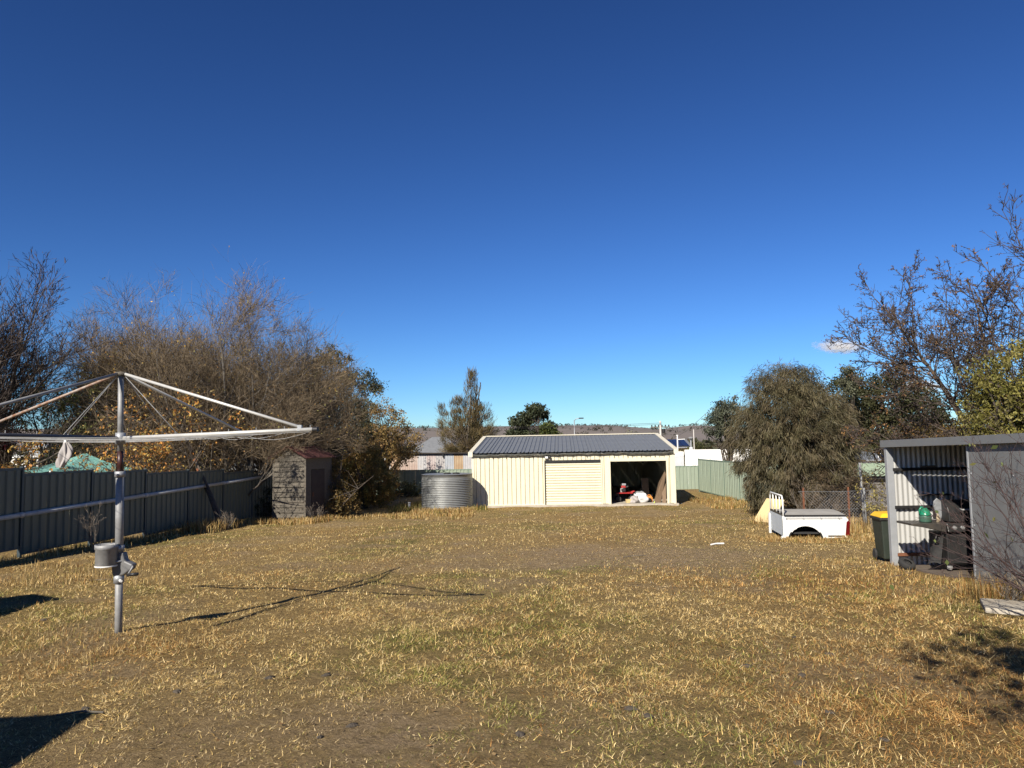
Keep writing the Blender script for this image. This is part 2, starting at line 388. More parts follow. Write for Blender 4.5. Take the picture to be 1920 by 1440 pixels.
# cloud wisps: real volumes 4 km off
def cloud(px, py, wpx, hpx, Y, label):
    c0 = P(px, py, Y); w = wpx/F*Y/2; h = hpx/F*Y/2
    b = MB(); b.lathe([(.01, -1), (.6, -.8), (.95, -.3), (1, 0), (.9, .4), (.55, .85), (.01, 1)], 20)
    CM = bpy.data.materials.new('cloud_vapour'); CM.use_nodes = True; k = CM.node_tree; k.nodes.clear()
    out = k.nodes.new('ShaderNodeOutputMaterial'); pv = k.nodes.new('ShaderNodeVolumePrincipled'); pv.inputs['Color'].default_value = (1, 1, 1, 1); pv.inputs['Anisotropy'].default_value = .2
    tc = k.nodes.new('ShaderNodeTexCoord'); ln = k.nodes.new('ShaderNodeVectorMath'); ln.operation = 'LENGTH'
    nz = k.nodes.new('ShaderNodeTexNoise'); nz.inputs['Scale'].default_value = 3.4; nz.inputs['Detail'].default_value = 8; nz.inputs['Roughness'].default_value = .6
    mp = k.nodes.new('ShaderNodeMapping'); mp.inputs['Scale'].default_value = (2.2, .6, .9); mp.inputs['Location'].default_value = (px*.01, 0, 0)
    k.links.new(tc.outputs['Object'], ln.inputs[0]); k.links.new(tc.outputs['Object'], mp.inputs[0]); k.links.new(mp.outputs[0], nz.inputs[0])
    a = k.nodes.new('ShaderNodeMath'); a.operation = 'SUBTRACT'; k.links.new(nz.outputs[0], a.inputs[0])
    s_ = k.nodes.new('ShaderNodeMath'); s_.operation = 'MULTIPLY'; s_.inputs[1].default_value = .58; k.links.new(ln.outputs['Value'], s_.inputs[0]); k.links.new(s_.outputs[0], a.inputs[1])
    r = k.nodes.new('ShaderNodeMapRange'); r.inputs[1].default_value = .02; r.inputs[2].default_value = .35; r.inputs[4].default_value = 5.0/w; k.links.new(a.outputs[0], r.inputs[0])
    k.links.new(r.outputs[0], pv.inputs['Density']); k.links.new(pv.outputs[0], out.inputs['Volume'])
    o = b.build('cloud', CM); o.location = c0; o.scale = (w, w*.5, h); o.rotation_euler = (0, math.radians(3), 0)
    tag(o, label, 'cloud', kind='structure')
cloud(1576, 650, 120, 34, 4000, 'small white wisp of cloud right of the sky centre')
cloud(1728, 724, 110, 30, 4000, 'thin white cloud low behind the bare pear tree')

# ------------------------------------------------------------------ garage
FR = P(1268, 950, 34.7); FL = P(886, 947.5, 35.3)
GZ0 = (FR.z+FL.z)/2+.02
dv = Vector((FR.x-FL.x, FR.y-FL.y, 0)); GW = dv.length; GA = math.atan2(dv.y, dv.x)
GD = 13.6; GH = 2.46; RISE = .80
garage = thing('garage', 'long cream steel garage with slate blue roof and one open bay', 'garage', (FL.x, FL.y, GZ0), GA)
MB().box(-.12, GW+.12, -.12, GD+.1, -.5, .05).build('slab', CONC, garage, bevel=.01)
def fx(px): return (px-886)/(1268-886)*GW
RD0, RD1, OP0, OP1 = fx(1024), fx(1130), fx(1148), fx(1252)
DH = 2.02
def gsheets(u0, u1, z0, z1, parent, step=.84, name='wall_sheet', y=0.0):
    u = u0; cache = {}
    while u < u1-.01:
        w = min(step, u1-u); key = round(w, 3)
        if key not in cache:
            cache[key] = sheet_mb(trap_profile(w-.002, .21, -.055, .024, .003), z0, z1).mesh(name); cache[key].materials.append(CREAM)
        link_mesh(name, cache[key], parent, (u, y, 0)); u += step
gsheets(.09, RD0-.05, .07, GH, garage); gsheets(RD0-.05, RD1+.05, DH+.10, GH, garage)
gsheets(RD1+.05, OP0-.12, .07, GH, garage); gsheets(OP0-.12, OP1+.05, DH+.14, GH, garage); gsheets(OP1+.05, GW-.09, .07, GH, garage)
for u in (-.01, GW-.10):
    MB().box(u, u+.11, -.035, .08, .05, GH).build('corner_flashing', CREAM, garage)
MB().box(.1, RD0-.06, -.034, .0, .05, .085).build('base_flashing', CREAMT, garage)
# door frames
b = MB(); b.box(OP0-.13, OP0, -.04, .10, .05, DH+.14); b.box(OP1, OP1+.09, -.04, .10, .05, DH+.14); b.box(OP0, OP1, -.04, .10, DH, DH+.137)
b.build('door_frame', CREAM, garage, bevel=.006)
for u in (RD0-.06, RD1): MB().box(u, u+.06, -.036, .10, .05, DH+.09).build('door_jamb', CREAM, garage, bevel=.006)
prof = []; z = .06; ztop = DH-.02; n = int((ztop-z)/.115)
b = MB(); vs = []; rows = []
for k in range(n):
    zz = z + (ztop-z)*k/n; h = (ztop-z)/n
    for a, d in ((0, -.012), (.10, .020), (.5, .030), (.82, .020), (.90, -.012)): rows.append((d, zz+a*h))
rows.append((0, ztop))
b.add([(RD0+.005, .075-d, z_) for d, z_ in rows]+[(RD1-.005, .075-d, z_) for d, z_ in rows], [(i, i+len(rows), i+len(rows)+1, i+1) for i in range(len(rows)-1)])
rd = b.build('roller_door', CREAM, garage, smooth=False)
MB().box(RD0+.002, RD1-.002, -.01, .12, DH-.015, DH+.075).build('top_shade_strip', BLACK, rd); MB().box(RD0-.004, RD0+.03, -.012, .05, .06, DH-.016).build('side_shade_strip', BLACK, rd)  # black strips put in for the shade under the lintel and beside the jamb
MB().box(RD0+.01, RD1-.01, .05, .085, .052, .10).build('bottom_rail', CREAMT, rd)
MB().tube([(RD0, .28, DH+.12), (RD1, .28, DH+.12)], .16, 16).build('door_drum', CREAMT, garage, smooth=True)
# side and back walls (gabled sides)
def gable(u): return GH + RISE*(1-abs(u-GD/2)/(GD/2))
for x in (0, GW):
    n = int(GD/.84)+1; w = GD/n
    for k in range(n):
        sb = sheet_mb(trap_profile(w, .21, .024, .026, .014), .05, lambda u, k=k: gable(k*w+u))
        o = sb.build('side_sheet', CREAM, garage); o.location = (x, k*w if x else k*w, 0); o.rotation_euler = (0, 0, math.pi/2)
        if x == 0: o.scale = (1, -1, 1)
sheet_mb(trap_profile(GW, .21, .024), .05, GH).build('back_wall', CREAM, garage).location = (0, GD, 0)
# roof sheets, both slopes
sl_len = math.hypot(GD/2, RISE); OV = .13
def roof_sheet(u0, w, front):
    pr = trap_profile(w-.002, .21, .032, .03, .022); b = MB(); vs = []; fs = []; y0, y1 = (-OV, GD/2) if front else (GD+OV, GD/2)
    z0 = GH+.06-OV*RISE/(GD/2); z1 = GH+.06+RISE
    for u, d in pr: vs += [(u, y0, z0+d), (u, y1, z1+d)]
    for i in range(len(pr)-1): fs.append((2*i, 2*i+2, 2*i+3, 2*i+1))
    b.add(vs, fs); o = b.build('roof_sheet', SLATE, garage); o.location = (u0, 0, 0)
n = round(GW/.76); w = GW/n
for k in range(n):
    roof_sheet(k*w, w, True); roof_sheet(k*w, w, False)
MB().prism([(-.02, GD/2-.16, GH+RISE+.075), (-.02, GD/2, GH+RISE+.125), (-.02, GD/2+.16, GH+RISE+.075), (-.02, GD/2, GH+RISE+.105)], (GW+.04, 0, 0)).build('ridge_cap', CREAMT, garage)
for x0, x1 in ((-.16, .05), (GW-.05, GW+.16)):
    b = MB(); s = RISE/(GD/2)
    for ya, yb in ((-OV-.02, GD/2), (GD/2, GD+OV)):
        zf = lambda y: GH+.06+RISE - s*abs(y-GD/2)
        b.hexa([(x0, ya, zf(ya)-.16), (x1, ya, zf(ya)-.16), (x1, yb, zf(yb)-.16), (x0, yb, zf(yb)-.16), (x0, ya, zf(ya)+.055), (x1, ya, zf(ya)+.055), (x1, yb, zf(yb)+.055), (x0, yb, zf(yb)+.055)])
    b.build('barge_cap', CREAMT, garage)
# battered gutter: sagging, buckled lengths
r_ = random.Random(3)
ug = -.1; k = 0
while ug < GW+.1:
    w = min(r_.uniform(1.1, 2.6), GW+.12-ug)
    sag = r_.uniform(0, .025); tilt = r_.uniform(-.02, .02); hh = r_.uniform(.07, .115); b = MB()
    def gf(s, t_, w=w, sag=sag, tilt=tilt, hh=hh, ug=ug):
        u = ug + w*s; zz = GH-.02 - sag*math.sin(math.pi*s) + tilt*(s-.5) + .012*math.sin(u*9)+.008*math.sin(u*23+1)
        prof = [(-.02, .03), (-.02, -hh+.02), (-.06, -hh), (-.115, -hh+.01), (-.13, -.03), (-.125, .0+.012*math.sin(u*15)), (-.11, -.005)]
        y_, z_ = prof[int(round(t_*6))]; return (u, y_, zz+z_)
    b.grid(gf, 14, 6); b.build('gutter', GUTTER, garage); ug += w+.004
for k in range(15):
    u = .35+k*GW/15; MB().bar((u, -.02, GH-.11), (u+.03, -.05, GH-.24), .025, .012).build('gutter_bracket', GUTTER, garage)
# interior frames and bracing
for u in (fx(1140), ):
    for v in (3.4, 6.8, 10.2): MB().box(u-.04, u+.04, v-.07, v+.07, .05, GH+.25).build('steel_column', GALVD, garage)
for a, bb_ in (((fx(1143), 3.4, .3), (fx(1143)+.0, 6.8, 2.2)), ((fx(1143), 6.8, .3), (fx(1143), 3.4, 2.2))):
    MB().bar(a, bb_, .04, .02).build('brace_strap', GALVD, garage)
# floodlight over the roller door
fl = thing('floodlight', 'small double floodlight with sensor above the roller door', 'light', garage.matrix_basis @ Vector((fx(1029), -.03, DH+.24)), GA)
MB().box(-.10, .06, -.10, -.02, -.06, .06).build('lamp_head', BLACK, fl, bevel=.01)
MB().box(-.088, .048, -.106, -.099, -.045, .045).build('lens', WHITE, fl)
MB().lathe([(.02, -.05), (.055, -.03), (.06, .02), (.03, .06)], 14, (.14, -.07, 0)).build('sensor', BLACK, fl, smooth=True)
MB().box(.02, .16, -.025, .03, -.03, .03).build('mount', BLACK, fl)

GI = garage.matrix_basis.copy()
def gin(u, v, z=.05): return GI @ Vector((u, v, z))
# things standing in the open bay
tr = thing('red_trolley', 'red flat trolley with a small engine on it inside the garage', 'trolley', gin(fx(1178), 1.25), GA)
MB().box(-.42, .36, -.28, .28, .40, .45).build('deck', REDP, tr, bevel=.01)
for x in (-.33, .27):
    for y in (-.2, .2): MB().lathe([(.0, -.03), (.12, -.03), (.14, 0), (.12, .03), (0, .03)], 16).build('wheel', RUBBER, tr).matrix_local = Matrix.Translation((x, y, .14)) @ Matrix.Rotation(math.pi/2, 4, 'X')
for x in (-.33, .27): MB().box(x-.025, x+.025, -.2, .2, .12, .41).build('axle_frame', BLACK, tr)
MB().tube([(.3, -.2, .45), (.44, -.2, .5), (.46, .2, .5), (.3, .2, .45)], .02, 8).build('handle', REDP, tr)
en = thing('small_engine', 'small red and white engine sitting on the red trolley', 'engine', gin(fx(1178)-.08, 1.25, .50), GA)
MB().box(-.16, .10, -.12, .12, 0, .20).build('housing', CLOTH, en, bevel=.03)
MB().box(-.10, .12, -.10, .12, .20, .32).build('cover', REDP, en, bevel=.03)
MB().lathe([(.0, 0), (.10, 0), (.11, .04), (.07, .06), (0, .06)], 16).build('starter', BLACK, en).matrix_local = Matrix.Translation((.0, -.14, .13)) @ Matrix.Rotation(math.pi/2, 4, 'X')
MB().tube([(.12, -.05, .24), (.22, -.05, .27), (.22, .1, .30)], .04, 8).build('muffler', BLACK, en)
MB().box(-.06, .14, -.06, .08, .32, .42).build('fuel_tank', GALVD, en, bevel=.02)
def blob(name, label, cat, loc, sx, sy, sz, m, seed, lump=.18, n=18, flat=.0):
    r = np.random.default_rng(seed); b = MB(); ph = r.uniform(0, 6, 6)
    def fn(u, v):
        th = 2*math.pi*u; p = math.pi*(v-.5)
        k = 1 + lump*math.sin(3*th+ph[0]+2*p)*math.cos(p) + lump*.7*math.sin(5*th+ph[1]-3*p)*math.cos(p) + lump*.6*math.sin(4*p+ph[2]+2*th)*math.cos(p)
        return (sx*k*math.cos(th)*math.cos(p), sy*k*math.sin(th)*math.cos(p), max(sz*k*math.sin(p), -sz*.72)+sz*.70)
    b.grid(fn, n, n//2+3); o = b.build(name, m, smooth=True); o.location = loc; return tag(o, label, cat)
blob('white_sack', 'bulging white plastic sack on the garage floor', 'sack', gin(fx(1206), .75), .37, .28, .26, BAG, 5, .14, 26)
blob('grey_bundle', 'lumpy grey bundle lying against the white sack', 'bundle', gin(fx(1194), .5), .20, .18, .20, CLOTH, 9, .25, 22)
blob('dark_bag', 'dark grey bag slumped behind the white sack', 'bag', gin(fx(1207), 1.4), .36, .25, .28, GALVD, 15, .2, 20)
o = MB().box(-.17, .13, -.1, .1, 0, .17).build('cardboard_box', CARD, bevel=.006); o.location = gin(fx(1184), .55); o.rotation_euler = (0, 0, GA+.2); tag(o, 'low yellowish cardboard box beside the grey bundle', 'box')
def leaning(name, label, cat, u, v, w, h, th, lx, m, rzv=.0):
    b = MB(); b.hexa([(-w/2, 0, 0), (w/2, 0, 0), (w/2, th, 0), (-w/2, th, 0), (-w/2+lx, .35, h), (w/2+lx, .35, h), (w/2+lx, .35+th, h), (-w/2+lx, .35+th, h)])
    o = b.build(name, m, bevel=.004); o.location = gin(u, v); o.rotation_euler = (0, 0, GA+rzv); return tag(o, label, cat)
# tall board with a clipped corner leaning on the jamb
b = MB(); b.prism([(-.24, 0, 0), (.10, .12, 0), (.40, .16, 1.32), (.32, .14, 1.46), (.02, .02, .95)], (0.03, .10, 0))
o = b.build('timber_board', WOODB, bevel=.004); o.location = gin(fx(1238), .35); o.rotation_euler = (0, 0, GA); tag(o, 'tall brown board with slanted top leaning inside the open bay', 'board')
leaning('timber_board', 'narrow brown board leaning right beside the door jamb', 'board', fx(1248), .3, .18, .98, .03, .05, WOODB)
leaning('plywood_offcut', 'dim brown plywood panel standing at the back of the bay', 'board', fx(1223), 2.3, .34, 1.05, .02, 0, WOODB)
leaning('lime_level', 'thin lime green bar leaning against the tall brown board', 'bar', fx(1229), .32, .035, .62, .03, .22, LIME)
oc = thing('jerry_can', 'orange plastic fuel can on the garage floor by the boards', 'can', gin(fx(1224), 1.0), GA+.3)
MB().prism([(-.13, -.08, 0), (.13, -.08, 0), (.13, -.08, .2), (.06, -.08, .29), (-.13, -.08, .26)], (0, .16, 0)).build('body', ORANGE, oc, bevel=.02)
MB().tube([(-.10, 0, .26), (-.08, 0, .33), (.03, 0, .33), (.05, 0, .28)], .015, 8).build('handle', ORANGE, oc)
MB().tube([(.09, 0, .25), (.14, 0, .33)], .025, 10).build('spout', BLACK, oc)
o = blob('tyre_bag', 'flat black bag beside the orange fuel can', 'bag', gin(fx(1219), .8), .2, .15, .12, RUBBER, 31, .15)

# ------------------------------------------------------------------ water tank
tc_ = GX(839, 34.3); TR = 1.16; TH = 1.66
tank = thing('water_tank', 'round grey corrugated steel water tank beside the cream garage', 'tank', (tc_.x, tc_.y, tc_.z-.03))
pr = []; N = 18
pr.append((TR, 0)); pr.append((TR, .06))
for k in range(N*6+1):
    zz = .06+(TH-.26)*k/(N*6); pr.append((TR+.020*math.sin(2*math.pi*k/6), zz))
pr += [(TR-.004, TH-.19), (TR-.004, TH-.02), (TR+.012, TH-.02), (TR+.012, TH)]
MB().lathe(pr, 72, cap0=False, cap1=False).build('tank_wall', TANK, tank, smooth=True)
MB().lathe([(TR+.012, TH), (TR-.05, TH+.012), (.6, TH+.03), (.02, TH+.04)], 48, cap0=False).build('tank_roof', TANK, tank, smooth=True)
for x, y in ((.06, -.55), (.46, -.55)):
    st = MB().lathe([(.17, TH), (.17, TH+.05), (.14, TH+.075), (.05, TH+.085)], 20, (x, y, 0)).build('strainer', BLACK, tank)
b = MB()
for k in range(28):
    a = 2*math.pi*k/28; b.add([((TR+.014)*math.cos(a-.07), (TR+.014)*math.sin(a-.07), .05), ((TR+.014)*math.cos(a+.07), (TR+.014)*math.sin(a+.07), .05), ((TR+.02)*math.cos(a), (TR+.02)*math.sin(a), -.02)], [(0, 1, 2)])
tag(b.build('base_skirt', BLACK, tank), kind='stuff')
st = G(767, 957); sp = thing('standpipe', 'short pale standpipe stub in the grass left of the tank', 'pipe', st)
MB().tube([(0, 0, -.1), (0.02, 0, .32)], .055, 12).build('pipe', PVC, sp, smooth=True); MB().tube([(.02, 0, .32), (.022, 0, .37)], .068, 12).build('cap', PVC, sp, smooth=True)

# ------------------------------------------------------------------ fences
def fence(name, label, A, d, n, bay, H, ms, mp, gap=.05, flip=False, drop=0.0, rail=True, zs_=None, pitch=.26, skip=()):
    """stepped steel fence: bays along unit direction d from A"""
    d = Vector(d).normalized(); ang = math.atan2(d.y, d.x)
    t = thing(name, label, 'fence', (A[0], A[1], float(gz(A[0], A[1]))), ang)
    z00 = t.location.z
    w = bay/3; me = sheet_mb(trap_profile(w-.004, pitch, .03, .10, .03), 0, H-.08).mesh('fence_sheet'); me.materials.append(ms)
    pm = MB().box(-.03, .03, -.035, .035, -.25, H+.03).mesh('post'); pm.materials.append(mp)
    rm = MB().box(.03, bay-.03, -.026, .026, -.03, .03).mesh('rail'); rm.materials.append(mp)
    zb = []
    for k in range(n):
        p0 = Vector((A[0], A[1], 0))+d*bay*k; p1 = p0+d*bay
        zb.append(max(float(gz(p0.x, p0.y)), float(gz(p1.x, p1.y))) + gap - .03 if zs_ is None else zs_)
    for k in range(n):
        z = zb[k]-z00
        for j in range(3):
            link_mesh('fence_sheet', me, t, (bay*k+w*j+.002, 0, z+.03))
        link_mesh('rail', rm, t, (bay*k, 0, z+.03)); link_mesh('rail', rm, t, (bay*k, 0, z+H-.02))
        link_mesh('post', pm, t, (bay*k, 0, max(z, zb[k-1]-z00 if k else z)))
    link_mesh('post', pm, t, (bay*n, 0, zb[-1]-z00))
    return t
FA = G(0, 1052); FB = G(505, 973)
fd = Vector((FB.x-FA.x, FB.y-FA.y, 0)).normalized()
def fence_hit(px, py=900, off=0.0):
    """distance along the left fence line where pixel column px meets its plane"""
    nrm = Vector((fd.y, -fd.x, 0)); r = Vector(ray(px, py)); a = Vector((FA.x, FA.y, 0))+nrm*off
    tt = a.dot(nrm)/r.dot(nrm); p = r*tt; return Vector((p.x, p.y, p.z+EYE))
s41 = (fence_hit(41)-Vector((FA.x, FA.y, 0))); s41 = Vector((s41.x, s41.y, 0)).dot(fd)
BAY = 2.40
A0 = Vector((FA.x, FA.y, 0)) + fd*(s41-BAY*6)
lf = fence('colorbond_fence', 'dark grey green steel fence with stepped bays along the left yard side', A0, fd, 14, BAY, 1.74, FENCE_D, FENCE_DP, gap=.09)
# pale pipe fixed along the left fence
pa = fence_hit(0, 972, .07); pb_ = fence_hit(512, 891, .07)
dd = (pb_-pa).normalized(); pa2 = pa-dd*9
pipe = thing('fence_pipe', 'long pale pipe fixed along the dark left fence', 'pipe', (pa2.x, pa2.y, float(gz(pa2.x, pa2.y))))
L = lambda v: tuple(Vector(v)-pipe.location)
for k in range(5):
    q0 = pa2.lerp(pb_+dd*.4, k/5); q1 = pa2.lerp(pb_+dd*.4, (k+1)/5)
    MB().tube([L(q0), L(q1-dd*.004)], .052, 14).build('pipe_length', PVC, pipe, smooth=True)
    MB().tube([L(q1-dd*.07), L(q1+dd*.07)], .061, 14).build('pipe_joint', PVC, pipe, smooth=True)
    mid = q0.lerp(q1, .5); MB().bar(L(mid+Vector((-.07, 0, 0))), L(mid+Vector((.0, 0, 0))), .04, .13).build('bracket', GALVD, pipe)
# back boundary fence behind tank and garage
bf0 = P(700, 900, 53.0); bf1 = P(1312, 900, 51.0)
bd = Vector((bf1.x-bf0.x, bf1.y-bf0.y, 0)); nb = 10
fence('green_fence', 'pale green steel fence across the back behind tank and garage', bf0, bd, nb, bd.length/nb, 1.74, FENCE_G, FENCE_GP, zs_=float(gz(0, 53))-.02, pitch=.24)
# right boundary fence running back toward the camera
rf0 = P(1311, 900, 44.0); rf1 = Vector((rf0.x+.2, 21.0, 0))
rd_ = Vector((rf1.x-rf0.x, rf1.y-rf0.y, 0))*(5/9); nb = 5
fence('green_fence', 'pale green steel fence at right running behind the drooping tree', rf0, rd_, nb, rd_.length/nb, 1.86, FENCE_G, FENCE_GP, pitch=.24)

# ------------------------------------------------------------------ old outhouse
oa = GX(513, 27.9); OA = -math.radians(18)
out = thing('outhouse', 'narrow weathered timber outhouse with rusty red gable roof', 'outhouse', (oa.x, oa.y, oa.z-.02), OA)
OW, OD, OH, OR = 1.38, 1.75, 2.45, .34
nbd = 13; r_ = random.Random(5)
for k in range(nbd):
    z0 = OH*k/nbd; z1 = OH*(k+1)/nbd
    b = MB(); j = r_.uniform(-.012, .012)
    b.hexa([(.05, -.062, z0+.002), (OW-.05, -.062+j*.3, z0+.002+j), (OW-.05, 0, z0+.002+j), (.05, 0, z0+.002), (.05, -.016, z1+.012), (OW-.05, -.016, z1+.012+j*.5), (OW-.05, 0, z1+.012+j*.5), (.05, 0, z1+.012)])
    b.build('weatherboard', WOODG, out)
MB().prism([(.0, -.022, OH+.016), (OW, -.022, OH+.016), (OW/2, -.022, OH+OR)], (0, .03, 0)).build('gable_board', WOODG, out)
for x in (-.03, OW-.05): MB().box(x, x+.08, -.045, .05, 0, OH).build('corner_post', WOODG, out)
MB().box(-.01, .02, .05, OD, 0, OH).build('side_wall', WOODG, out)
MB().box(0, OW, OD-.03, OD, 0, OH).build('back_wall', WOODG, out)
b = MB(); b.box(OW-.03, OW, .05, .35, 0, OH); o1 = b.build('side_panel', WOODG, out)
MB().box(OW-.03, OW, 1.25, OD-.03, 0, OH).build('side_panel', WOODG, out)
MB().box(OW-.03, OW, .35, 1.25, 1.95, OH).build('side_panel', WOODG, out)
dr = MB().box(OW-.02, OW+.01, .36, 1.24, .04, 1.93).build('door', mat('dark_door', (.06, .045, .036), (.04, .03, .026), rough=.9), out)
MB().box(OW+.01, OW+.03, .42, .46, .95, 1.1).build('handle', RUST, dr)
for sgn in (0, 1):
    nsh = 3
    for k in range(nsh):
        w = (OD+.3)/nsh; prf = sine_profile(w-.004, .1, .02, 5); b = MB(); vs = []
        for u, d in prf:
            y = -.15+w*k+u
            if sgn == 0: vs += [(-.16, y, OH-.07+d), (OW/2, y, OH+OR+.03+d)]
            else: vs += [(OW+.16, y, OH-.07+d), (OW/2, y, OH+OR+.03+d)]
        b.add(vs, [(2*i, 2*i+2, 2*i+3, 2*i+1) for i in range(len(prf)-1)]); b.build('roof_sheet', RUSTR, out)
b = MB(); b.bar((-.16, -.15, OH-.07), (OW/2, -.15, OH+OR+.03), .03, .07); b.build('barge_board', RUSTR, out)
b = MB(); b.bar((OW+.16, -.15, OH-.07), (OW/2, -.15, OH+OR+.03), .03, .07); b.build('barge_board', RUSTR, out)
# two old timber props leaning beside the fence
for k, (a, c_) in enumerate((((366, 862), (424, 962)), ((371, 880), (416, 958)))):
    f0 = GX(c_[0], 24.0+.2*k); top = P(a[0], a[1], 24.5+.2*k)
    o = thing('leaning_pole', ('longer' if k == 0 else 'shorter')+' dark pole leaning in the weeds before the left fence', 'pole', f0)
    MB().tube([(0, 0, -.08), tuple(Vector(top-f0)*.5+Vector((.02, 0, .0))), tuple(top-f0)], [.05, .045, .035], 7).build('shaft', BARK, o)
    MB().tube([tuple((top-f0)*.97), tuple((top-f0)*1.012)], .05, 7).build('tip', RUST, o)

# ------------------------------------------------------------------ rusty iron shed behind the back fence
ra = P(716, 886, 57.0); rb = P(886, 886, 56.0)
RX = Vector((rb.x-ra.x, rb.y-ra.y, 0)); RL = RX.length; zb_ = float(gz(0, 57))
rs = thing('rusty_iron_shed', 'low shed of rusty and grey corrugated iron sheets behind the green fence', 'shed', (ra.x, ra.y, zb_), math.atan2(RX.y, RX.x))
rt = P(800, 851, 56.5).z - zb_
IRON = [((.46, .44, .42), (.36, .34, .33)), ((.40, .24, .14), (.47, .36, .27)), ((.37, .27, .22), (.45, .38, .33)), ((.48, .47, .46), (.38, .37, .37)), ((.38, .30, .28), (.46, .42, .40)), ((.40, .42, .44), (.32, .34, .36)), ((.34, .22, .12), (.42, .33, .22))]
seq = [0, 1, 2, 2, 3, 4, 0, 5, 6, 3]; wsh = RL/len(seq)
for k, q in enumerate(seq):
    c1, c2 = IRON[q]
    im = mat('iron_%d' % q, c1, c2, rough=.75, metal=.15, scale=2.2, stretch=(2, 1, .5), col3=(.22, .10, .05), s3=2.6, c3=(.58, .78))
    sheet_mb(sine_profile(wsh-.01, .13, .035, 6), 0, rt-.02*(k % 3)).build('iron_sheet', im, rs).location = (wsh*k, -.01*(k % 2), 0)
MB().prism([(-.15, -.25, rt+.04), (RL+.1, -.25, rt-.01), (RL+.1, -.25, rt+.05), (RL*.6, -.25, rt+.08), (RL*.3, -.25, rt+.14), (-.15, -.25, rt+.16)], (0, 5.0, -.45)).build('roof', mat('tar_roof', (.03, .027, .025), (.05, .042, .036), rough=.9), rs)
for u in (RL*.28, RL*.68): MB().box(u, u+.09, -.18, -.02, rt-.28, rt).build('rafter_end', BLACK, rs)
for x in (0, RL): MB().box(x-.03, x+.03, .03, 4.6, 0, rt).build('end_wall', RUST, rs)

# ------------------------------------------------------------------ background buildings
def house(name, label, px0, px1, Y, wall_h, rise, depth, mw, mr, base=None, hip=0.0, cat='house', windows=(), eave=.4, ribs=True):
    a = GX(px0, Y); b_ = GX(px1, Y); L_ = b_.x-a.x
    t = thing(name, label, cat, (a.x, Y, float(gz(a.x, Y)) if base is None else base))
    MB().box(0, L_, 0, depth, -.5, wall_h).build('wall', mw, t)
    e = eave; z0 = wall_h+.002; zr = wall_h+rise; h = hip
    b = MB(); b.add([(-e, -e, z0-.08), (L_+e, -e, z0-.08), (L_+e, depth+e, z0-.08), (-e, depth+e, z0-.08), (h-e*(h == 0), depth/2, zr), (L_-h+e*(h == 0), depth/2, zr)], [(0, 1, 5, 4), (1, 2, 5), (2, 3, 4, 5), (3, 0, 4), (0, 3, 2, 1)])
    rf = b.build('roof', mr, t)
    MB().box(-e-.04, L_+e+.04, -e-.10, -e-.002, z0-.16, z0-.04).build('gutter', GALVD, rf)
    for (u, w, z, h_) in windows:
        wn = MB().box(u, u+w, -.03, -.002, z, z+h_).build('window', WHITE, t)
        MB().box(u+.06, u+w-.06, -.036, -.031, z+.06, z+h_-.06).build('pane', SOLAR, wn)
    return t
zt = P(810, 819, 85).z - float(gz(0, 85))
house('grey_roofed_house', 'house with plain grey hip roof between the yellow tree and she oak', 770, 868, 85, zt-1.8, 1.8, 5.2, mat('dull_wall', (.3, .28, .25), rough=.8), HROOF, hip=2.2)
# tan building with solar roof
zt = P(1250, 826, 88).z - float(gz(0, 88))
tb = house('tan_building', 'tan building with dark solar panels on its roof beyond the garage', 1196, 1296, 88, zt-.75, .85, 6, TAN, SLATE, cat='building', windows=((4.4, 1.0, zt-1.75, .45),), eave=.3)
nP = 8; LL = (GX(1296, 88)-GX(1196, 88)).x
for k in range(nP):
    w = (LL-.2)/nP; b = MB(); zf = lambda y: zt-.75+.85*(y+.3)/3.3+.04
    b.hexa([(.1+w*k, -.15, zf(-.15)), (.1+w*k+w-.05, -.15, zf(-.15)), (.1+w*k+w-.05, 2.7, zf(2.7)), (.1+w*k, 2.7, zf(2.7)), (.1+w*k, -.15, zf(-.15)+.06), (.1+w*k+w-.05, -.15, zf(-.15)+.06), (.1+w*k+w-.05, 2.7, zf(2.7)+.06), (.1+w*k, 2.7, zf(2.7)+.06)])
    b.build('solar_panel', SOLAR, tb)
house('white_house', 'white house glimpsed right above the green carport roof', 1632, 1760, 58, P(1650, 860, 58).z-float(gz(20, 58)), 1.1, 6, WHITE, SLATE, windows=((.7, .8, 1.4, 1.0),))
house('white_louvre_house', 'white boarded house seen through twigs above the left fence end', 436, 500, 44, P(470, 876, 44).z-float(gz(-15, 44)), .8, 5, WHITE, HROOF, eave=.2)
# white shipping container / truck box
ca = GX(1286, 66); cb = GX(1420, 63); CL = math.hypot(cb.x-ca.x, cb.y-ca.y); cang = math.atan2(cb.y-ca.y, cb.x-ca.x)
zc = float(gz(15, 66)); ctop = P(1320, 843, 65).z - zc
ct = thing('white_container', 'white freight container standing behind the green fence', 'container', (ca.x, ca.y, zc), cang)
sheet_mb(trap_profile(CL-.3, .28, .03, .1, .04), .15, ctop-.15).build('side_sheet', WHITE, ct).location = (.15, 0, 0)
for x in (0, CL-.15): MB().box(x, x+.15, -.04, .10, 0, ctop).build('corner_post', WHITE, ct)
MB().box(.15, CL-.15, -.045, .10, ctop-.16, ctop).build('top_rail', WHITE, ct); MB().box(.15, CL-.15, -.045, .10, 0, .16).build('bottom_rail', WHITE, ct)
MB().box(0.02, CL-.02, .1, 2.4, .02, ctop-.02).build('box', WHITE, ct)
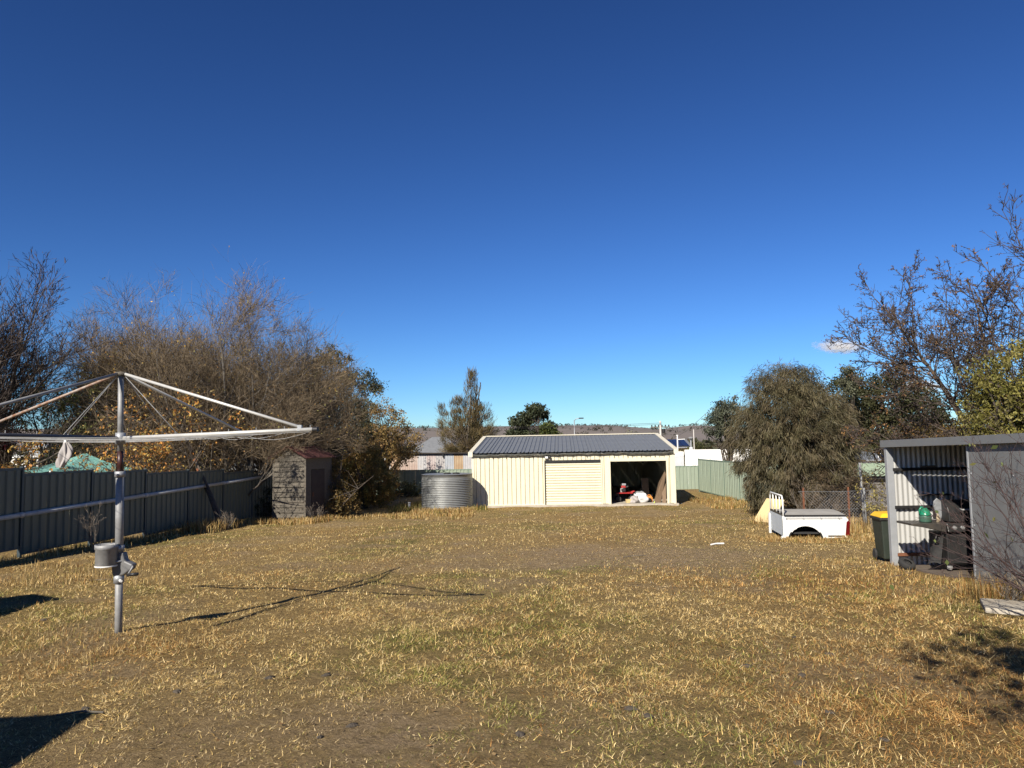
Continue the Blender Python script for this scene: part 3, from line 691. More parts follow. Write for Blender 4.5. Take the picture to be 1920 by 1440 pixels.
def text(body, size, loc, rot, m, parent, name='lettering'):
    cu = bpy.data.curves.new(name, 'FONT'); cu.body = body; cu.size = size; cu.extrude = .002; cu.align_x = 'CENTER'; cu.align_y = 'CENTER'
    tmp = bpy.data.objects.new(name, cu); COL.objects.link(tmp); dg = bpy.context.evaluated_depsgraph_get()
    me = bpy.data.meshes.new_from_object(tmp.evaluated_get(dg)); bpy.data.objects.remove(tmp)
    o = bpy.data.objects.new(name, me); COL.objects.link(o); me.materials.append(m); o.parent = parent; o.location = loc; o.rotation_euler = rot; return o
GLET = mat('pale_grey_print', (.42, .42, .43), rough=.6)
text('CONCRETE', .28, (1.35, -.075, ctop*.53), (math.pi/2, 0, 0), GLET, ct); text('CONCRETE', .26, (3.9, -.075, ctop*.53), (math.pi/2, 0, 0), GLET, ct)
# grey truck body end next to it
ga = GX(1250, 65.5); ge = thing('grey_truck_body', 'pale grey panelled truck body with small dark lettering beside the container', 'truck', (ga.x, ga.y, zc), .02)
GW2 = (GX(1285, 65.5).x-ga.x)-.03; PGREY = mat('pale_grey_panel', (.50, .52, .54), (.44, .46, .48), rough=.5, scale=1.5)
tp = P(1270, 847, 65.5).z-zc
MB().box(0, GW2, .02, 2.3, .35, tp).build('box', WHITE, ge)
z_ = .4
for h_, m_ in ((tp*.42, PGREY), (tp*.30, PGREY), (tp*.13, WHITE)):
    MB().box(.05, GW2-.05, -.02, .02, z_, z_+h_-.02).build('panel', m_, ge); z_ += h_
text('TWO', .3, (.72, -.03, tp*.48), (math.pi/2, 0, 0), mat('dark_print', (.12, .12, .13), rough=.6), ge); text('E', .3, (.22, -.03, tp*.48), (math.pi/2, 0, 0), MATS['dark_print'], ge)
for w_, z in ((.2, tp*.38), ):
    text('7.5 T', .16, (.72, -.03, z), (math.pi/2, 0, 0), MATS['dark_print'], ge)
for x in (.2, GW2-.6):
    w = MB().lathe([(.08, -.12), (.40, -.12), (.44, -.06), (.44, .06), (.40, .12), (.08, .12)], 20).build('wheel', RUBBER, ge); w.matrix_local = Matrix.Translation((x+.2, .5, .42)) @ Matrix.Rotation(math.pi/2, 4, 'X')
# poles and wires
def pole(name, label, px, py_top, Y, r, m, arm=None, cat='pole'):
    g = GX(px, Y); h = P(px, py_top, Y).z-g.z
    t = thing(name, label, cat, g); MB().tube([(0, 0, -.5), (0, 0, h)], [r, r*.75], 10).build('shaft', m, t, smooth=True)
    return t, h
WP = mat('pale_pole', (.50, .47, .43), (.40, .37, .33), rough=.8, scale=3, stretch=(4, 4, .3))
pp, h = pole('power_pole', 'timber power pole with two crossarms left of the white container', 1241, 789, 105, .17, WP)
for zz, w in ((h-.95, 2.6), ):
    MB().box(-w/2, w/2, -.06, .06, zz, zz+.14).build('crossarm', BARKG, pp)
    for k in range(6):
        x = -w/2+.1+(w-.2)*k/5; MB().lathe([(.05, 0), (.11, .06), (.07, .13), (.10, .19), (.04, .25)], 10, (x, 0, zz+.14)).build('insulator', BLACK, pp)
MB().lathe([(.1, 0), (.26, .05), (.28, .5), (.2, .62)], 12, (.42, 0, h-1.75)).build('transformer', BLACK, pp)
sl_, h = pole('street_light', 'grey street light pole rising behind the garage ridge', 1079, 788, 120, .1, GALVD, cat='street light')
MB().tube([(0, 0, h-.1), (.25, -.1, h+.2), (.9, -.3, h+.3)], .06, 8).build('arm', GALVD, sl_); MB().box(.7, 1.5, -.45, -.15, h+.22, h+.4).build('lamp_head', BLACK, sl_, bevel=.05)
wp_, h = pole('white_post', 'slim white post in front of the tan building', 1273, 817, 70, .07, WHITE); MB().tube([(0, 0, h), (0, 0, h+.08)], .1, 8).build('cap', WHITE, wp_)
MB().bar((0, 0, h-.35), (.7, 0, h-.32), .06).build('arm', WHITE, wp_)
wp_, h = pole('slim_pole', 'tall thin pale pole above the white container', 1304, 805, 71, .055, WP); MB().tube([(-.22, .3, -.2), (-.22, .3, h-1.7)], .17, 12).build('vent_pipe', WHITE, wp_)
MB().lathe([(.2, 0), (.3, .12), (.08, .25)], 10, (-.22, .3, h-.95)).build('vent_cowl', GALV, wp_)
MB().tube([(-.22, .3, h-1.7), (-.22, .3, h-.9)], .08, 8).build('vent_neck', GALVD, wp_)
wa = P(1330, 770, 60); wb = P(1262, 822, 105)
o = MB().tube([wa, wa.lerp(wb, .5)+Vector((0, 0, -.3)), wb], .016, 5).build('power_line', BLACK); tag(o, 'thin sagging power line running down to the tan building', 'wire')
for k, (y0, y1) in enumerate(((800.5, 799), (803, 801.5))):
    a = P(880, y0, 104.8); c_ = P(1241, y1-6, 104.8); o = MB().tube([a, a.lerp(c_, .5)+Vector((0, 0, -.25)), c_], .02, 5).build('power_line', BLACK)
    tag(o, ('upper' if k == 0 else 'lower')+' of two level wires meeting the power pole above the garage', 'wire')

# ------------------------------------------------------------------ neighbour's things beyond the left fence
gz_n = float(gz(-16, 25))
gaz = thing('teal_gazebo', 'faded teal canvas pyramid gazebo beyond the left fence', 'gazebo', (GX(160, 27).x, 27, gz_n))
ax = P(160, 849, 27); lx = P(30, 879, 27.5); fxp = P(95, 883, 24.6); rx_ = P(272, 880, 26.4); bx = P(190, 872, 29.5)
loc = lambda v: tuple(Vector(v)-Vector(gaz.location))
b = MB(); nseg = 8; cs = [lx, fxp, rx_, bx]
for k in range(4):
    a, c_ = cs[k], cs[(k+1) % 4]
    def fn(u, v, a=a, c_=c_):
        e = a.lerp(c_, u) + Vector((0, 0, -.10*math.sin(math.pi*u))); p = ax.lerp(e, v); return loc(p+Vector((0, 0, -.12*math.sin(math.pi*v))))
    b2 = MB(); b2.grid(fn, nseg, nseg); b2.build('canopy_panel', TEAL, gaz, smooth=True)
for c_ in cs:
    MB().bar(loc((c_.x, c_.y, gz_n-.1)), loc(c_-Vector((0, 0, .0))), .06).build('leg', WHITE, gaz)
pv = GX(55, 44); pv_t = P(70, 838, 44).z-pv.z; pav = thing('small_pavilion', 'grey roofed garden pavilion with white crossed braces beyond the gazebo', 'pavilion', pv)
pw = 2.1; pe = P(55, 856, 44).z-pv.z
b = MB(); b.add([(-1.1, -1, pe), (1.1, -1, pe), (1.1, 1.2, pe), (-1.1, 1.2, pe), (.25, .1, pv_t-.15), (.75, .1, pv_t-.15)], [(0, 1, 5, 4), (1, 2, 5), (2, 3, 4, 5), (3, 0, 4), (0, 3, 2, 1)]); b.build('roof', mat('pav_roof', (.42, .44, .43), (.36, .38, .37), rough=.6), pav)
b = MB(); b.add([(.0, -.3, pv_t-.1), (1.1, -.3, pv_t-.1), (1.1, .5, pv_t-.1), (0, .5, pv_t-.1), (.5, .1, pv_t+.25), (.7, .1, pv_t+.25)], [(0, 1, 5, 4), (1, 2, 5), (2, 3, 4, 5), (3, 0, 4), (0, 3, 2, 1)]); b.build('lantern_roof', MATS['pav_roof'], pav)
MB().box(-1.13, 1.13, -1.05, -.99, pe-.06, pe+.06).build('fascia', WHITE, pav)
for x in (-1.0, 1.0):
    for y in (-.9, 1.1): MB().box(x-.05, x+.05, y-.05, y+.05, -.2, pe-.05).build('post', WHITE, pav)
for x in (-.9, .1):
    MB().bar((x, -.93, pe-.45), (x+.7, -.93, pe-.06), .05).build('brace', WHITE, pav); MB().bar((x+.7, -.93, pe-.45), (x, -.93, pe-.06), .05).build('brace', WHITE, pav)
pf0 = GX(8, 33); pf1 = GX(250, 33); pfz = P(100, 879, 33).z-pf0.z
pf = thing('paling_fence', 'pale yellow paling fence across the neighbouring yard', 'fence', pf0)
npal = 26; pm_ = MB().box(-.075, .075, -.012, .012, 0, pfz).mesh('paling'); pm_.materials.append(mat('pale_paling', (.62, .62, .44), (.52, .52, .37), rough=.8, scale=3))
for k in range(npal): link_mesh('paling', pm_, pf, ((pf1.x-pf0.x)*k/npal, .0, -.02*(k % 2)))
for z in (.4, pfz-.3): MB().box(-.1, pf1.x-pf0.x, .014, .06, z, z+.08).build('rail', MATS['pale_paling'], pf)

# ------------------------------------------------------------------ right hand shed
SX = 6.25; SY1, SY0 = 12.42, 5.2; SXB = 8.75
gyS = lambda y: float(gz(SX, y))
ztop = lambda y: P(1659, 826, 12.42).z + (12.42-y)*.024
shed = thing('open_shed', 'dark grey steel garden shed with an open bay on the right', 'shed', (SX, SY1, gyS(SY1)))
S0 = shed.location; LS = lambda x, y, z: (x-S0.x, y-S0.y, z-S0.z)
zg = gyS(SY1)
# end wall: corrugated, seen from inside
wS = (SXB-SX)/3; hw = ztop(SY1)-.10-zg
me = sheet_mb(sine_profile(wS-.001, .083, .020, 8), -.06, hw).mesh('end_sheet', True); me.materials.append(CORRW)
for k in range(3): link_mesh('end_sheet', me, shed, (wS*k, .0, 0))
for zz, rr_ in ((.16, RUST), (.93, MATS['rust']), (1.55, GALVD)):
    MB().box(.03, SXB-SX, -.075, -.022, zz, zz+.045).build('girt', BLACK if zz > .5 else RUST, shed)
MB().box(.45, .95, -.13, -.03, 1.14, 1.16).build('shelf_lip', BLACK, shed)
# corner post and fascia
MB().box(-.06, .05, -.06, .02, -.15, hw+.03).build('corner_post', GREYP, shed, bevel=.004)
def fas(y0, y1):
    b = MB(); x0, x1 = SX-.085, SX-.03
    b.hexa([LS(x0, y0, ztop(y0)-.115), LS(x1, y0, ztop(y0)-.115), LS(x1, y1, ztop(y1)-.115), LS(x0, y1, ztop(y1)-.115), LS(x0, y0, ztop(y0)), LS(x1, y0, ztop(y0)), LS(x1, y1, ztop(y1)), LS(x0, y1, ztop(y1))]); return b
fas(SY0-.1, SY1+.09).build('fascia', MONU, shed, bevel=.004)
# roof sheets
ns_ = 9; wR = (SY1+.08-SY0)/ns_
for k in range(ns_):
    b = MB(); prf = sine_profile(wR, .076, .016, 4); vs = []
    for u, d in prf:
        y = SY0+wR*k+u; vs += [LS(SX-.03, y, ztop(y)-.02+d), LS(SXB+.1, y, ztop(y)-.12+d)]
    b.add(vs, [(2*i, 2*i+2, 2*i+3, 2*i+1) for i in range(len(prf)-1)]); b.build('roof_sheet', GALVD, shed)
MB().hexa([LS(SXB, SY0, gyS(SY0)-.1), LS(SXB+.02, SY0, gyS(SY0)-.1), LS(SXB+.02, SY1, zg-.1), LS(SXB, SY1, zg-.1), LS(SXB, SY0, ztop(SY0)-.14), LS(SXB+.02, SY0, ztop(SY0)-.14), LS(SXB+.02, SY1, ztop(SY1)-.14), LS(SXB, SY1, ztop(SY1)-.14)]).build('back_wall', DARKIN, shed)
MB().box(0.02, SXB-SX, SY0-S0.y, SY0-S0.y+.02, gyS(SY0)-S0.z-.1, ztop(SY0)-S0.z-.13).build('near_end_wall', MONU, shed)
# front flat panels from the open bay toward the camera
ye = 10.22; edges = [ye, 9.36, 8.15, 6.95, 5.75, SY0]
for k in range(len(edges)-1):
    y1, y0 = edges[k]-.003, edges[k+1]+.003; x0, x1 = SX-.012, SX
    b = MB(); zb0, zb1 = gyS(y0)-.10, gyS(y1)-.06
    b.hexa([LS(x0, y0, zb0), LS(x1, y0, zb0), LS(x1, y1, zb1), LS(x0, y1, zb1), LS(x0, y0, ztop(y0)-.105), LS(x1, y0, ztop(y0)-.105), LS(x1, y1, ztop(y1)-.105), LS(x0, y1, ztop(y1)-.105)])
    pn = b.build('front_panel', MONU, shed, bevel=.002)
    for z in np.linspace(.15, 1.9, 6):
        MB().lathe([(.011, 0), (.008, .006)], 8).build('screw', GREYP, pn).matrix_local = Matrix.Translation(Vector(LS(SX-.013, y1-.035, zb1+z))) @ Matrix.Rotation(-math.pi/2, 4, 'Y')
MB().box(-.02, .03, ye-S0.y, ye-S0.y+.03, gyS(ye)-S0.z-.05, ztop(ye)-S0.z-.12).build('jamb', GREYP, shed)
MB().hexa([LS(SX+.03, SY0+.03, gyS(SY0)-.3), LS(SXB-.01, SY0+.03, gyS(SY0)-.3), LS(SXB-.01, SY1-.08, zg-.3), LS(SX+.03, SY1-.08, zg-.3), LS(SX+.03, SY0+.03, gyS(SY0)+.02), LS(SXB-.01, SY0+.03, gyS(SY0)+.02), LS(SXB-.01, SY1-.08, zg+.015), LS(SX+.03, SY1-.08, zg+.015)]).build('earth_floor', mat('shed_dirt', (.13, .10, .075), (.09, .07, .05), rough=.95, bump=.4), shed)

# barbecue
by = 11.45; bz = float(gz(6.7, by))+.03
bbq = thing('barbecue', 'black hooded gas barbecue with side shelf in the open shed', 'barbecue', (6.58, by, bz))
px_m = by/F  # metres per photo pixel at its distance
def zpx(py, px=1760): return P(px, py, by).z-bz
MB().box(.0, 1.0, 0, .5, .09, zpx(1001)).build('cabinet', BLACK, bbq, bevel=.01)
dp = MB().box(.02, .46, -.018, -.002, .11, zpx(1004)).build('door', BLACK, bbq, bevel=.006)
b = MB(); zt0, zt1 = zpx(993), zpx(981)
b.hexa([(.0, -.06, zpx(997)), (1.02, -.06, zpx(997)), (1.02, .5, zpx(997)), (0, .5, zpx(997)), (0, -.02, zpx(981)), (1.02, -.02, zpx(981)), (1.02, .5, zpx(981)), (0, .5, zpx(981))]); fp_ = b.build('control_panel', mat('dark_steel', (.06, .06, .06), (.045, .043, .04), rough=.35, metal=.6), bbq, bevel=.008)
for x in (.10, .22, .36, .5): MB().lathe([(.03, 0), (.028, .03), (.012, .034)], 14).build('knob', GALV, fp_).matrix_local = Matrix.Translation((x, -.042, zpx(989))) @ Matrix.Rotation(math.radians(105), 4, 'X')
b = MB(); b.prism([(-.02, -.04, zpx(981)), (-.02, -.04, zpx(998)), (-.18, -.04, zpx(993)), (-.36, -.04, zpx(988)), (-.54, -.04, zpx(984.5)), (-.54, -.04, zpx(980.5))], (0, .46, 0)); b.build('side_shelf', mat('shelf_enamel', (.06, .052, .042), (.035, .032, .03), rough=.45, scale=9), bbq, bevel=.006)
b = MB(); n_h = 10
hp_ = [(0, zpx(979))] + [(.46*(1-math.cos(math.pi*k/n_h))/2, zpx(979)+.30*math.sin(math.pi*k/n_h)**.8+.02) for k in range(1, n_h)] + [(.46, zpx(979))]
b.prism([(.06, y_, z_) for y_, z_ in hp_], (.86, 0, 0)); hd = b.build('hood', BLACK, bbq, bevel=.008); hd.rotation_euler = (0, 0, 0)
MB().tube([(.2, -.05, zpx(979)+.2), (.2, -.1, zpx(979)+.19), (.8, -.1, zpx(979)+.19), (.8, -.05, zpx(979)+.2)], .014, 8).build('hood_handle', GALV, hd, smooth=True)
b = MB(); b.prism([(.04, .2, zpx(979)), (.09, .2, zpx(957)), (.06, .2, zpx(942)), (.0, .2, zpx(936)), (-.05, .2, zpx(942)), (-.06, .2, zpx(952)), (-.02, .2, zpx(965)), (-.02, .2, zpx(979))], (0, .02, 0)); b.build('hood_end', GALVD, bbq, bevel=.003)
MB().tube([(-.06, .1, zpx(1003)), (-.13, .05, zpx(1006)), (-.15, .05, zpx(1014)), (-.10, .06, zpx(1020)), (-.05, .1, zpx(1012)), (-.08, .12, zpx(1008))], .013, 8).build('gas_hose', BLACK, bbq, smooth=True)
cv = MB(); cv.grid(lambda u, v: (-.03-.20*(1-v)*(.6+.4*math.sin(u*5))*math.sin(math.pi*min(1, u+.2)), .02+.4*u, zpx(1003)+(.10-zpx(1003))*(1-v)+.02*math.sin(u*14)), 16, 10); cv.build('folded_cover', RUBBER, bbq, smooth=True)
for x, y in ((.05, .05), (.95, .05), (.05, .45), (.95, .45)):
    w = MB().lathe([(.01, -.02), (.035, -.018), (.045, 0), (.035, .018), (.01, .02)], 14).build('castor', GALV, bbq); w.matrix_local = Matrix.Translation((x, y, .045)) @ Matrix.Rotation(math.pi/2, 4, 'X')
    MB().box(x-.012, x+.012, y-.012, y+.012, .04, .1).build('castor_stem', GALV, bbq)
# watering jug on the shelf
jz = bz+zpx(980.5)
jg = thing('green_jug', 'green plastic jug standing on the barbecue side shelf', 'jug', (6.58-.22, by+.16, jz)); jg.scale = (.8, .8, .85)
MB().lathe([(.105, 0), (.11, .02), (.11, .11), (.10, .125)], 20).build('base', mat('jug_clear', (.05, .11, .075), (.04, .08, .06), rough=.3), jg, smooth=True)
MB().lathe([(.112, .125), (.108, .14), (.08, .2), (.035, .25), (.022, .262)], 20).build('body', GREENP, jg, smooth=True)
MB().tube([(-.02, 0, .255), (-.07, 0, .265), (-.105, 0, .22), (-.1, 0, .14)], .02, 10).build('handle', GREENP, jg, smooth=True)
MB().tube([(0, 0, .25), (-.03, 0, .285)], .03, 12).build('cap', BLACK, jg)
for k, (x, hh) in enumerate(((.02, .14), (.07, .11))):
    o = MB().lathe([(.018, 0), (.02, .01), (.02, hh*.6), (.008, hh*.8), (.008, hh)], 12).build('small_bottle', mat('tan_bottle', (.42, .34, .22), rough=.4)); o.location = (6.58-.06+x*.9, by+.14+.05*k, jz); tag(o, ('taller' if k == 0 else 'shorter')+' small tan bottle beside the green jug on the barbecue', 'bottle')
o = MB().tube([(0, 0, 0), (0, -.01, .08), (.02, -.012, .11), (.05, -.012, .13)], .014, 8).build('white_hook', WHITE, smooth=True); o.location = (7.02, SY1-.085, zg+.975); tag(o, 'small white hook fixed to the girt above the barbecue', 'hook')
o = MB().box(0, .24, -.02, .02, 0, .03).build('pale_stick', WOODG); o.location = (6.72, SY1-.10, zg+1.60); tag(o, 'short pale stick resting on the upper girt in the shed', 'stick')
# small wheel on the ground
wy = P(1700, 1050, 11.9); ww = thing('loose_wheel', 'small black wheel lying tilted by the shed corner', 'wheel', (wy.x, 11.9, float(gz(wy.x, 11.9))+.0))
tq = Matrix.Translation((0, 0, .085)) @ Matrix.Rotation(math.radians(28), 4, 'X') @ Matrix.Rotation(math.radians(12), 4, 'Y')
w = MB().lathe([(.06, -.04), (.1, -.05), (.122, -.034), (.128, 0), (.122, .034), (.1, .05), (.06, .04)], 28, cap0=False, cap1=False).build('tyre', RUBBER, ww, smooth=True); w.matrix_local = tq
w = MB().lathe([(.015, .03), (.04, .035), (.065, .02), (.065, -.03), (.02, -.02)], 20).build('hub', BLACK, ww); w.matrix_local = tq
# wheelie bin behind the corner post
wb_ = GX(1668, 13.0); bn = thing('wheelie_bin', 'dark green wheelie bin with yellow lid behind the shed corner', 'bin', wb_, math.radians(-6)); bn.scale = (.88, .88, .97)
hb = P(1661, 966, 13.0).z-wb_.z
MB().hexa([(-.17, -.2, .05), (.17, -.2, .05), (.17, .2, .05), (-.17, .2, .05), (-.21, -.25, hb), (.22, -.25, hb), (.22, .26, hb), (-.21, .26, hb)]).build('body', DGREEN, bn, bevel=.02)
MB().box(-.235, .235, -.275, .285, hb-.045, hb).build('rim', RUBBER, bn, bevel=.012)
b = MB(); b.hexa([(-.24, -.29, hb+.002), (.24, -.29, hb+.002), (.24, .28, hb+.002), (-.24, .28, hb+.002), (-.16, -.2, hb+.075), (.2, -.2, hb+.085), (.2, .24, hb+.085), (-.16, .24, hb+.075)]); ld = b.build('lid', YELLOW, bn, bevel=.02)
MB().tube([(-.2, .33, hb-.03), (.2, .33, hb-.03)], .016, 8).build('handle', RUBBER, bn)
for s_ in (-1, 1):
    w = MB().lathe([(.02, -.025), (.085, -.025), (.1, 0), (.085, .025), (.02, .025)], 18).build('wheel', RUBBER, bn); w.matrix_local = Matrix.Translation((.19*s_, -.17 if s_ > 0 else .2, .1)) @ Matrix.Rotation(math.pi/2, 4, 'Y')

# concrete slab edge at right
c0 = G(1838, 1133); SLAB = c0
o = MB().box(0, 2.2, -.7, .0, -.15, .075).build('concrete_slab', CONC, bevel=.012); o.location = (c0.x, c0.y, c0.z); o.rotation_euler = (math.radians(-2.2), 0, math.radians(-28)); tag(o, 'pale concrete slab edge in the grass at right', 'slab')

# ------------------------------------------------------------------ ute tub
ua = G(1467, 1004); ub = G(1584, 1007)
UL = 1.52; UW = 1.5; uang = math.radians(-30)
ub_ = Vector((ub.x, ub.y, 0)); 
ute = thing('ute_tub', 'cut off white pickup tray with red tail lamp resting on the grass', 'pickup tray', (P(1467, 1004, 17.55).x, 17.55, float(gz(6.5, 17.55))-.03), math.radians(-8)); ute.scale = (.92, 1, .96)
zu = lambda py: (1006-py)*17.3/F
# near side panel with wheel arch (local x along, y outward = -y)
arch_c, arch_r, arch_h = .56, .40, .34
def side(y, outer):
    top = zu(962)+.02; b = MB()
    outline = [(.02, 0)]
    outline += [(arch_c-arch_r*math.cos(a), max(0, arch_h*math.sin(a))) for a in np.linspace(.0, math.pi, 17)]
    outline += [(1.42, .0), (1.58, .05), (1.585, .10), (1.60, .42), (1.585, top-.12), (1.55, top), (.02, top)]
    n = len(outline); vs = []
    bul = lambda z: -.035*math.sin(math.pi*min(1, z/top))
    vs = [(x, y+bul(z)*outer, z) for x, z in outline]+[(x, y+.05*outer, z) for x, z in outline]
    fs = [(i, (i+1) % n, n+(i+1) % n, n+i) for i in range(n)]
    b.add(vs, fs)
    # faces as strips: split by x columns for a clean side
    cols = sorted(set([.02]+[p[0] for p in outline if p[0] > .02]))
    def low(x):
        if abs(x-arch_c) < arch_r: return arch_h*math.sqrt(max(0, 1-((x-arch_c)/arch_r)**2))
        return 0 if x <= 1.42 else (.05*(x-1.42)/.16)
    for x0, x1 in zip(cols[:-1], cols[1:]):
        for k in range(5):
            f = lambda x, t: low(x)+(top-(0 if x < 1.56 else .06)-low(x))*t
            q = [(x0, f(x0, k/5)), (x1, f(x1, k/5)), (x1, f(x1, (k+1)/5)), (x0, f(x0, (k+1)/5))]
            b.add([(x, y+bul(z)*outer, z) for x, z in q], [(0, 1, 2, 3)])
    return b, top
b, utop = side(0, 1); b.build('side_panel', WHITEP, ute)
b, _ = side(UW, -1); b.build('side_panel', WHITEP, ute)
MB().box(.02, .06, .02, UW-.02, .1, utop).build('front_panel', mat('front_primer', (.52, .58, .62), (.45, .5, .54), rough=.5), ute)
MB().box(1.5, 1.58, .03, UW-.03, .08, utop-.03).build('tailgate', WHITEP, ute, bevel=.02)
MB().box(.06, 1.5, .04, UW-.04, .14, .18).build('bed_floor', DARKIN, ute)
# arch liner
b = MB(); b.grid(lambda u, v: (arch_c-(arch_r-.005)*math.cos(math.pi*u), .0+.34*v, max(-.02, (arch_h-.005)*math.sin(math.pi*u))), 18, 2); b.build('wheel_arch', RUBBER, ute)
b = MB(); b.prism([(arch_c-arch_r*1.07*math.cos(a), -.03-.0, arch_h*1.07*math.sin(a)) for a in np.linspace(0.06, math.pi-.06, 17)] + [(arch_c+arch_r*.98*math.cos(a), -.03, arch_h*.98*math.sin(a)) for a in np.linspace(.06, math.pi-.06, 17)], (0, .03, 0)); b.build('arch_lip', BLACK, ute)
# tonneau cover, rails
b = MB(); b.grid(lambda u, v: (.10+1.44*u, .0+UW*v, utop+.035+.035*math.sin(math.pi*v)), 10, 8); b.build('cover', TARP, ute, smooth=True)
MB().box(.06, 1.56, -.03, .01, utop+.005, utop+.03).build('cover_rail', BLACK, ute); MB().box(.06, 1.56, UW-.01, UW+.03, utop+.005, utop+.03).build('cover_rail', BLACK, ute)
MB().tube([(.08, -.055, utop-.03), (1.46, -.055, utop-.03)], .009, 6).build('side_rail', GALV, ute)
for x in (.1, .52, .95, 1.38): MB().box(x-.012, x+.012, -.06, -.02, utop-.045, utop-.015).build('rail_cleat', WHITEP, ute)
b = MB(); b.prism([(1.61, -.055, .10), (1.63, -.05, .42), (1.60, -.05, utop-.10), (1.55, -.055, .44), (1.51, -.055, .12)], (.012, .18, 0)); b.build('tail_lamp', TAILRED, ute, bevel=.008)
MB().box(1.10, 1.49, -.038, -.02, .095, .115).build('black_trim', BLACK, ute)
b = MB(); b.prism([(.20, -.036, utop-.16), (.36, -.036, utop-.16), (.36, -.036, utop-.28), (.32, -.036, utop-.31), (.20, -.036, utop-.30)], (0, .004, 0)); b.build('fuel_flap', WHITEP, ute, bevel=.003)
# rack hoop behind the cab
rh = zu(921)-.0
hoop = MB().tube([(.05, .03, utop-.05), (.05, .03, rh-.10), (.05, .12, rh), (.05, UW-.12, rh), (.05, UW-.03, rh-.10), (.05, UW-.03, utop-.05)], .021, 10).build('rack_hoop', WHITEP, ute, smooth=True)
for k in range(3):
    y = .38+k*(UW-.76)/2; MB().tube([(.05, y, utop), (.05, y, rh-.01)], .014, 8).build('rack_bar', WHITEP, hoop, smooth=True)
MB().box(.03, .07, .04, UW-.04, utop-.02, utop+.05).build('rack_base', BLACK, ute)
MB().box(-.02, .03, UW-.10, UW, -.02, utop*.9).build('front_flange', WHITEP, ute); MB().hexa([(-.1, -.03, -.02), (.05, -.03, -.02), (.05, .05, -.02), (-.1, .05, -.02), (.0, -.02, .10), (.05, -.02, .10), (.05, .05, .10), (0, .05, .10)]).build('front_flange', WHITEP, ute)
# plywood sheet leaning in the weeds
pa_, pb2, pc, pd = P(1412, 957, 23.2), P(1447, 965, 22.4), P(1471, 938, 22.9), P(1438, 935, 23.7)
pa_.z = float(gz(pa_.x, pa_.y))+.01; pb2.z = float(gz(pb2.x, pb2.y))+.01
nv = (pb2-pa_).cross(pd-pa_).normalized()*.02
b = MB(); b.hexa([pa_, pb2, pc, pd, pa_+nv, pb2+nv, pc+nv, pd+nv]); o = b.build('plywood_sheet', PLY); tag(o, 'yellow plywood sheet propped in weeds behind the pickup tray', 'plywood')

# ------------------------------------------------------------------ carport, wire fence, steel poles at right
cp_y = 30.5; c0 = GX(1578, cp_y); c1 = GX(1760, cp_y)
car = thing('green_carport', 'carport with pale green ribbed roof behind the wire fence', 'carport', c0)
zr = P(1630, 869, cp_y+1.6).z-c0.z; ze = P(1630, 893, cp_y).z-c0.z; CLn = c1.x-c0.x
nsh = 6; w = CLn/nsh
for k in range(nsh):
    prf = trap_profile(w-.004, .2, .03, .03, .02); vs = []
    for u, d in prf:
        x = w*k+u; vs += [(x, -.05, ze+d), (x+.1, 1.7, zr+d)]
    b = MB(); b.add(vs, [(2*i, 2*i+2, 2*i+3, 2*i+1) for i in range(len(prf)-1)]); b.build('roof_sheet', GROOF, car)
wl0 = (GX(1617, cp_y)-c0).x
nbd = 9; w = (CLn-wl0)/nbd
for k in range(nbd): MB().box(wl0+w*k+.006, wl0+w*(k+1)-.006, .25, .28, -.1, ze-.12).build('wall_board', FIBRO, car)
MB().box(0, CLn, .05, .12, ze-.12, ze-.02).build('beam', BLACK, car)
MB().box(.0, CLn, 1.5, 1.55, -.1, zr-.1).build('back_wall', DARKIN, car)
for x in (.06, wl0-.08): MB().box(x-.05, x+.05, .05, .15, -.2, ze-.12).build('post', BARK, car)
s0 = GX(1622, 19.6); st_ = thing('steel_poles', 'pair of thin galvanised poles leaning together at the wire fence', 'poles', s0)
tp0 = P(1612, 868, 19.6)-s0; MB().tube([(0, 0, -.15), tuple(tp0)], .032, 10).build('pole', GALV, st_, smooth=True)
MB().tube([(.06, .03, -.15), tuple(Vector(tp0)*.62+Vector((.07, .03, 0)))], .026, 10).build('pole', GALVD, st_, smooth=True)
MB().box(tp0.x*.8-.06, tp0.x*.8-.025, -.03, .03, tp0.z*.72, tp0.z*.80).build('clip', BLACK, st_)
wf0 = GX(1500, 20.6); wf1 = GX(1760, 20.2); WL = (wf1-wf0).x
wf = thing('wire_fence', 'low wire mesh fence with rusty posts behind the pickup tray', 'fence', wf0)
hm = .98; gw = lambda x: float(gz(wf0.x+x, wf0.y))-wf0.z
b = MB(); stp = .085; nn = int(WL/stp)
for k in range(-12, nn):
    for s_ in (1, -1):
        x0 = k*stp if s_ == 1 else k*stp+hm*1.0; x1 = x0+hm*s_
        if max(x0, x1) > WL or min(x0, x1) < 0: continue
        b.tube([(x0, .01*s_, .02), (x1, .01*s_, hm)], .0022, 3, False)
for z in (.02, hm/2, hm): b.tube([(0, 0, z), (WL*.33, 0, z-.02), (WL*.66, 0, z+.01), (WL, 0, z)], .004, 4, False)
tag(b.build('wire_mesh', GALVD, wf), kind='stuff')
for px in (1512, 1597, 1690):
    x = (GX(px, 20.5)-wf0).x; MB().bar((x, .03, -.2), (x+.01, .03, hm+.10), .045, .04).build('picket', RUST, wf)

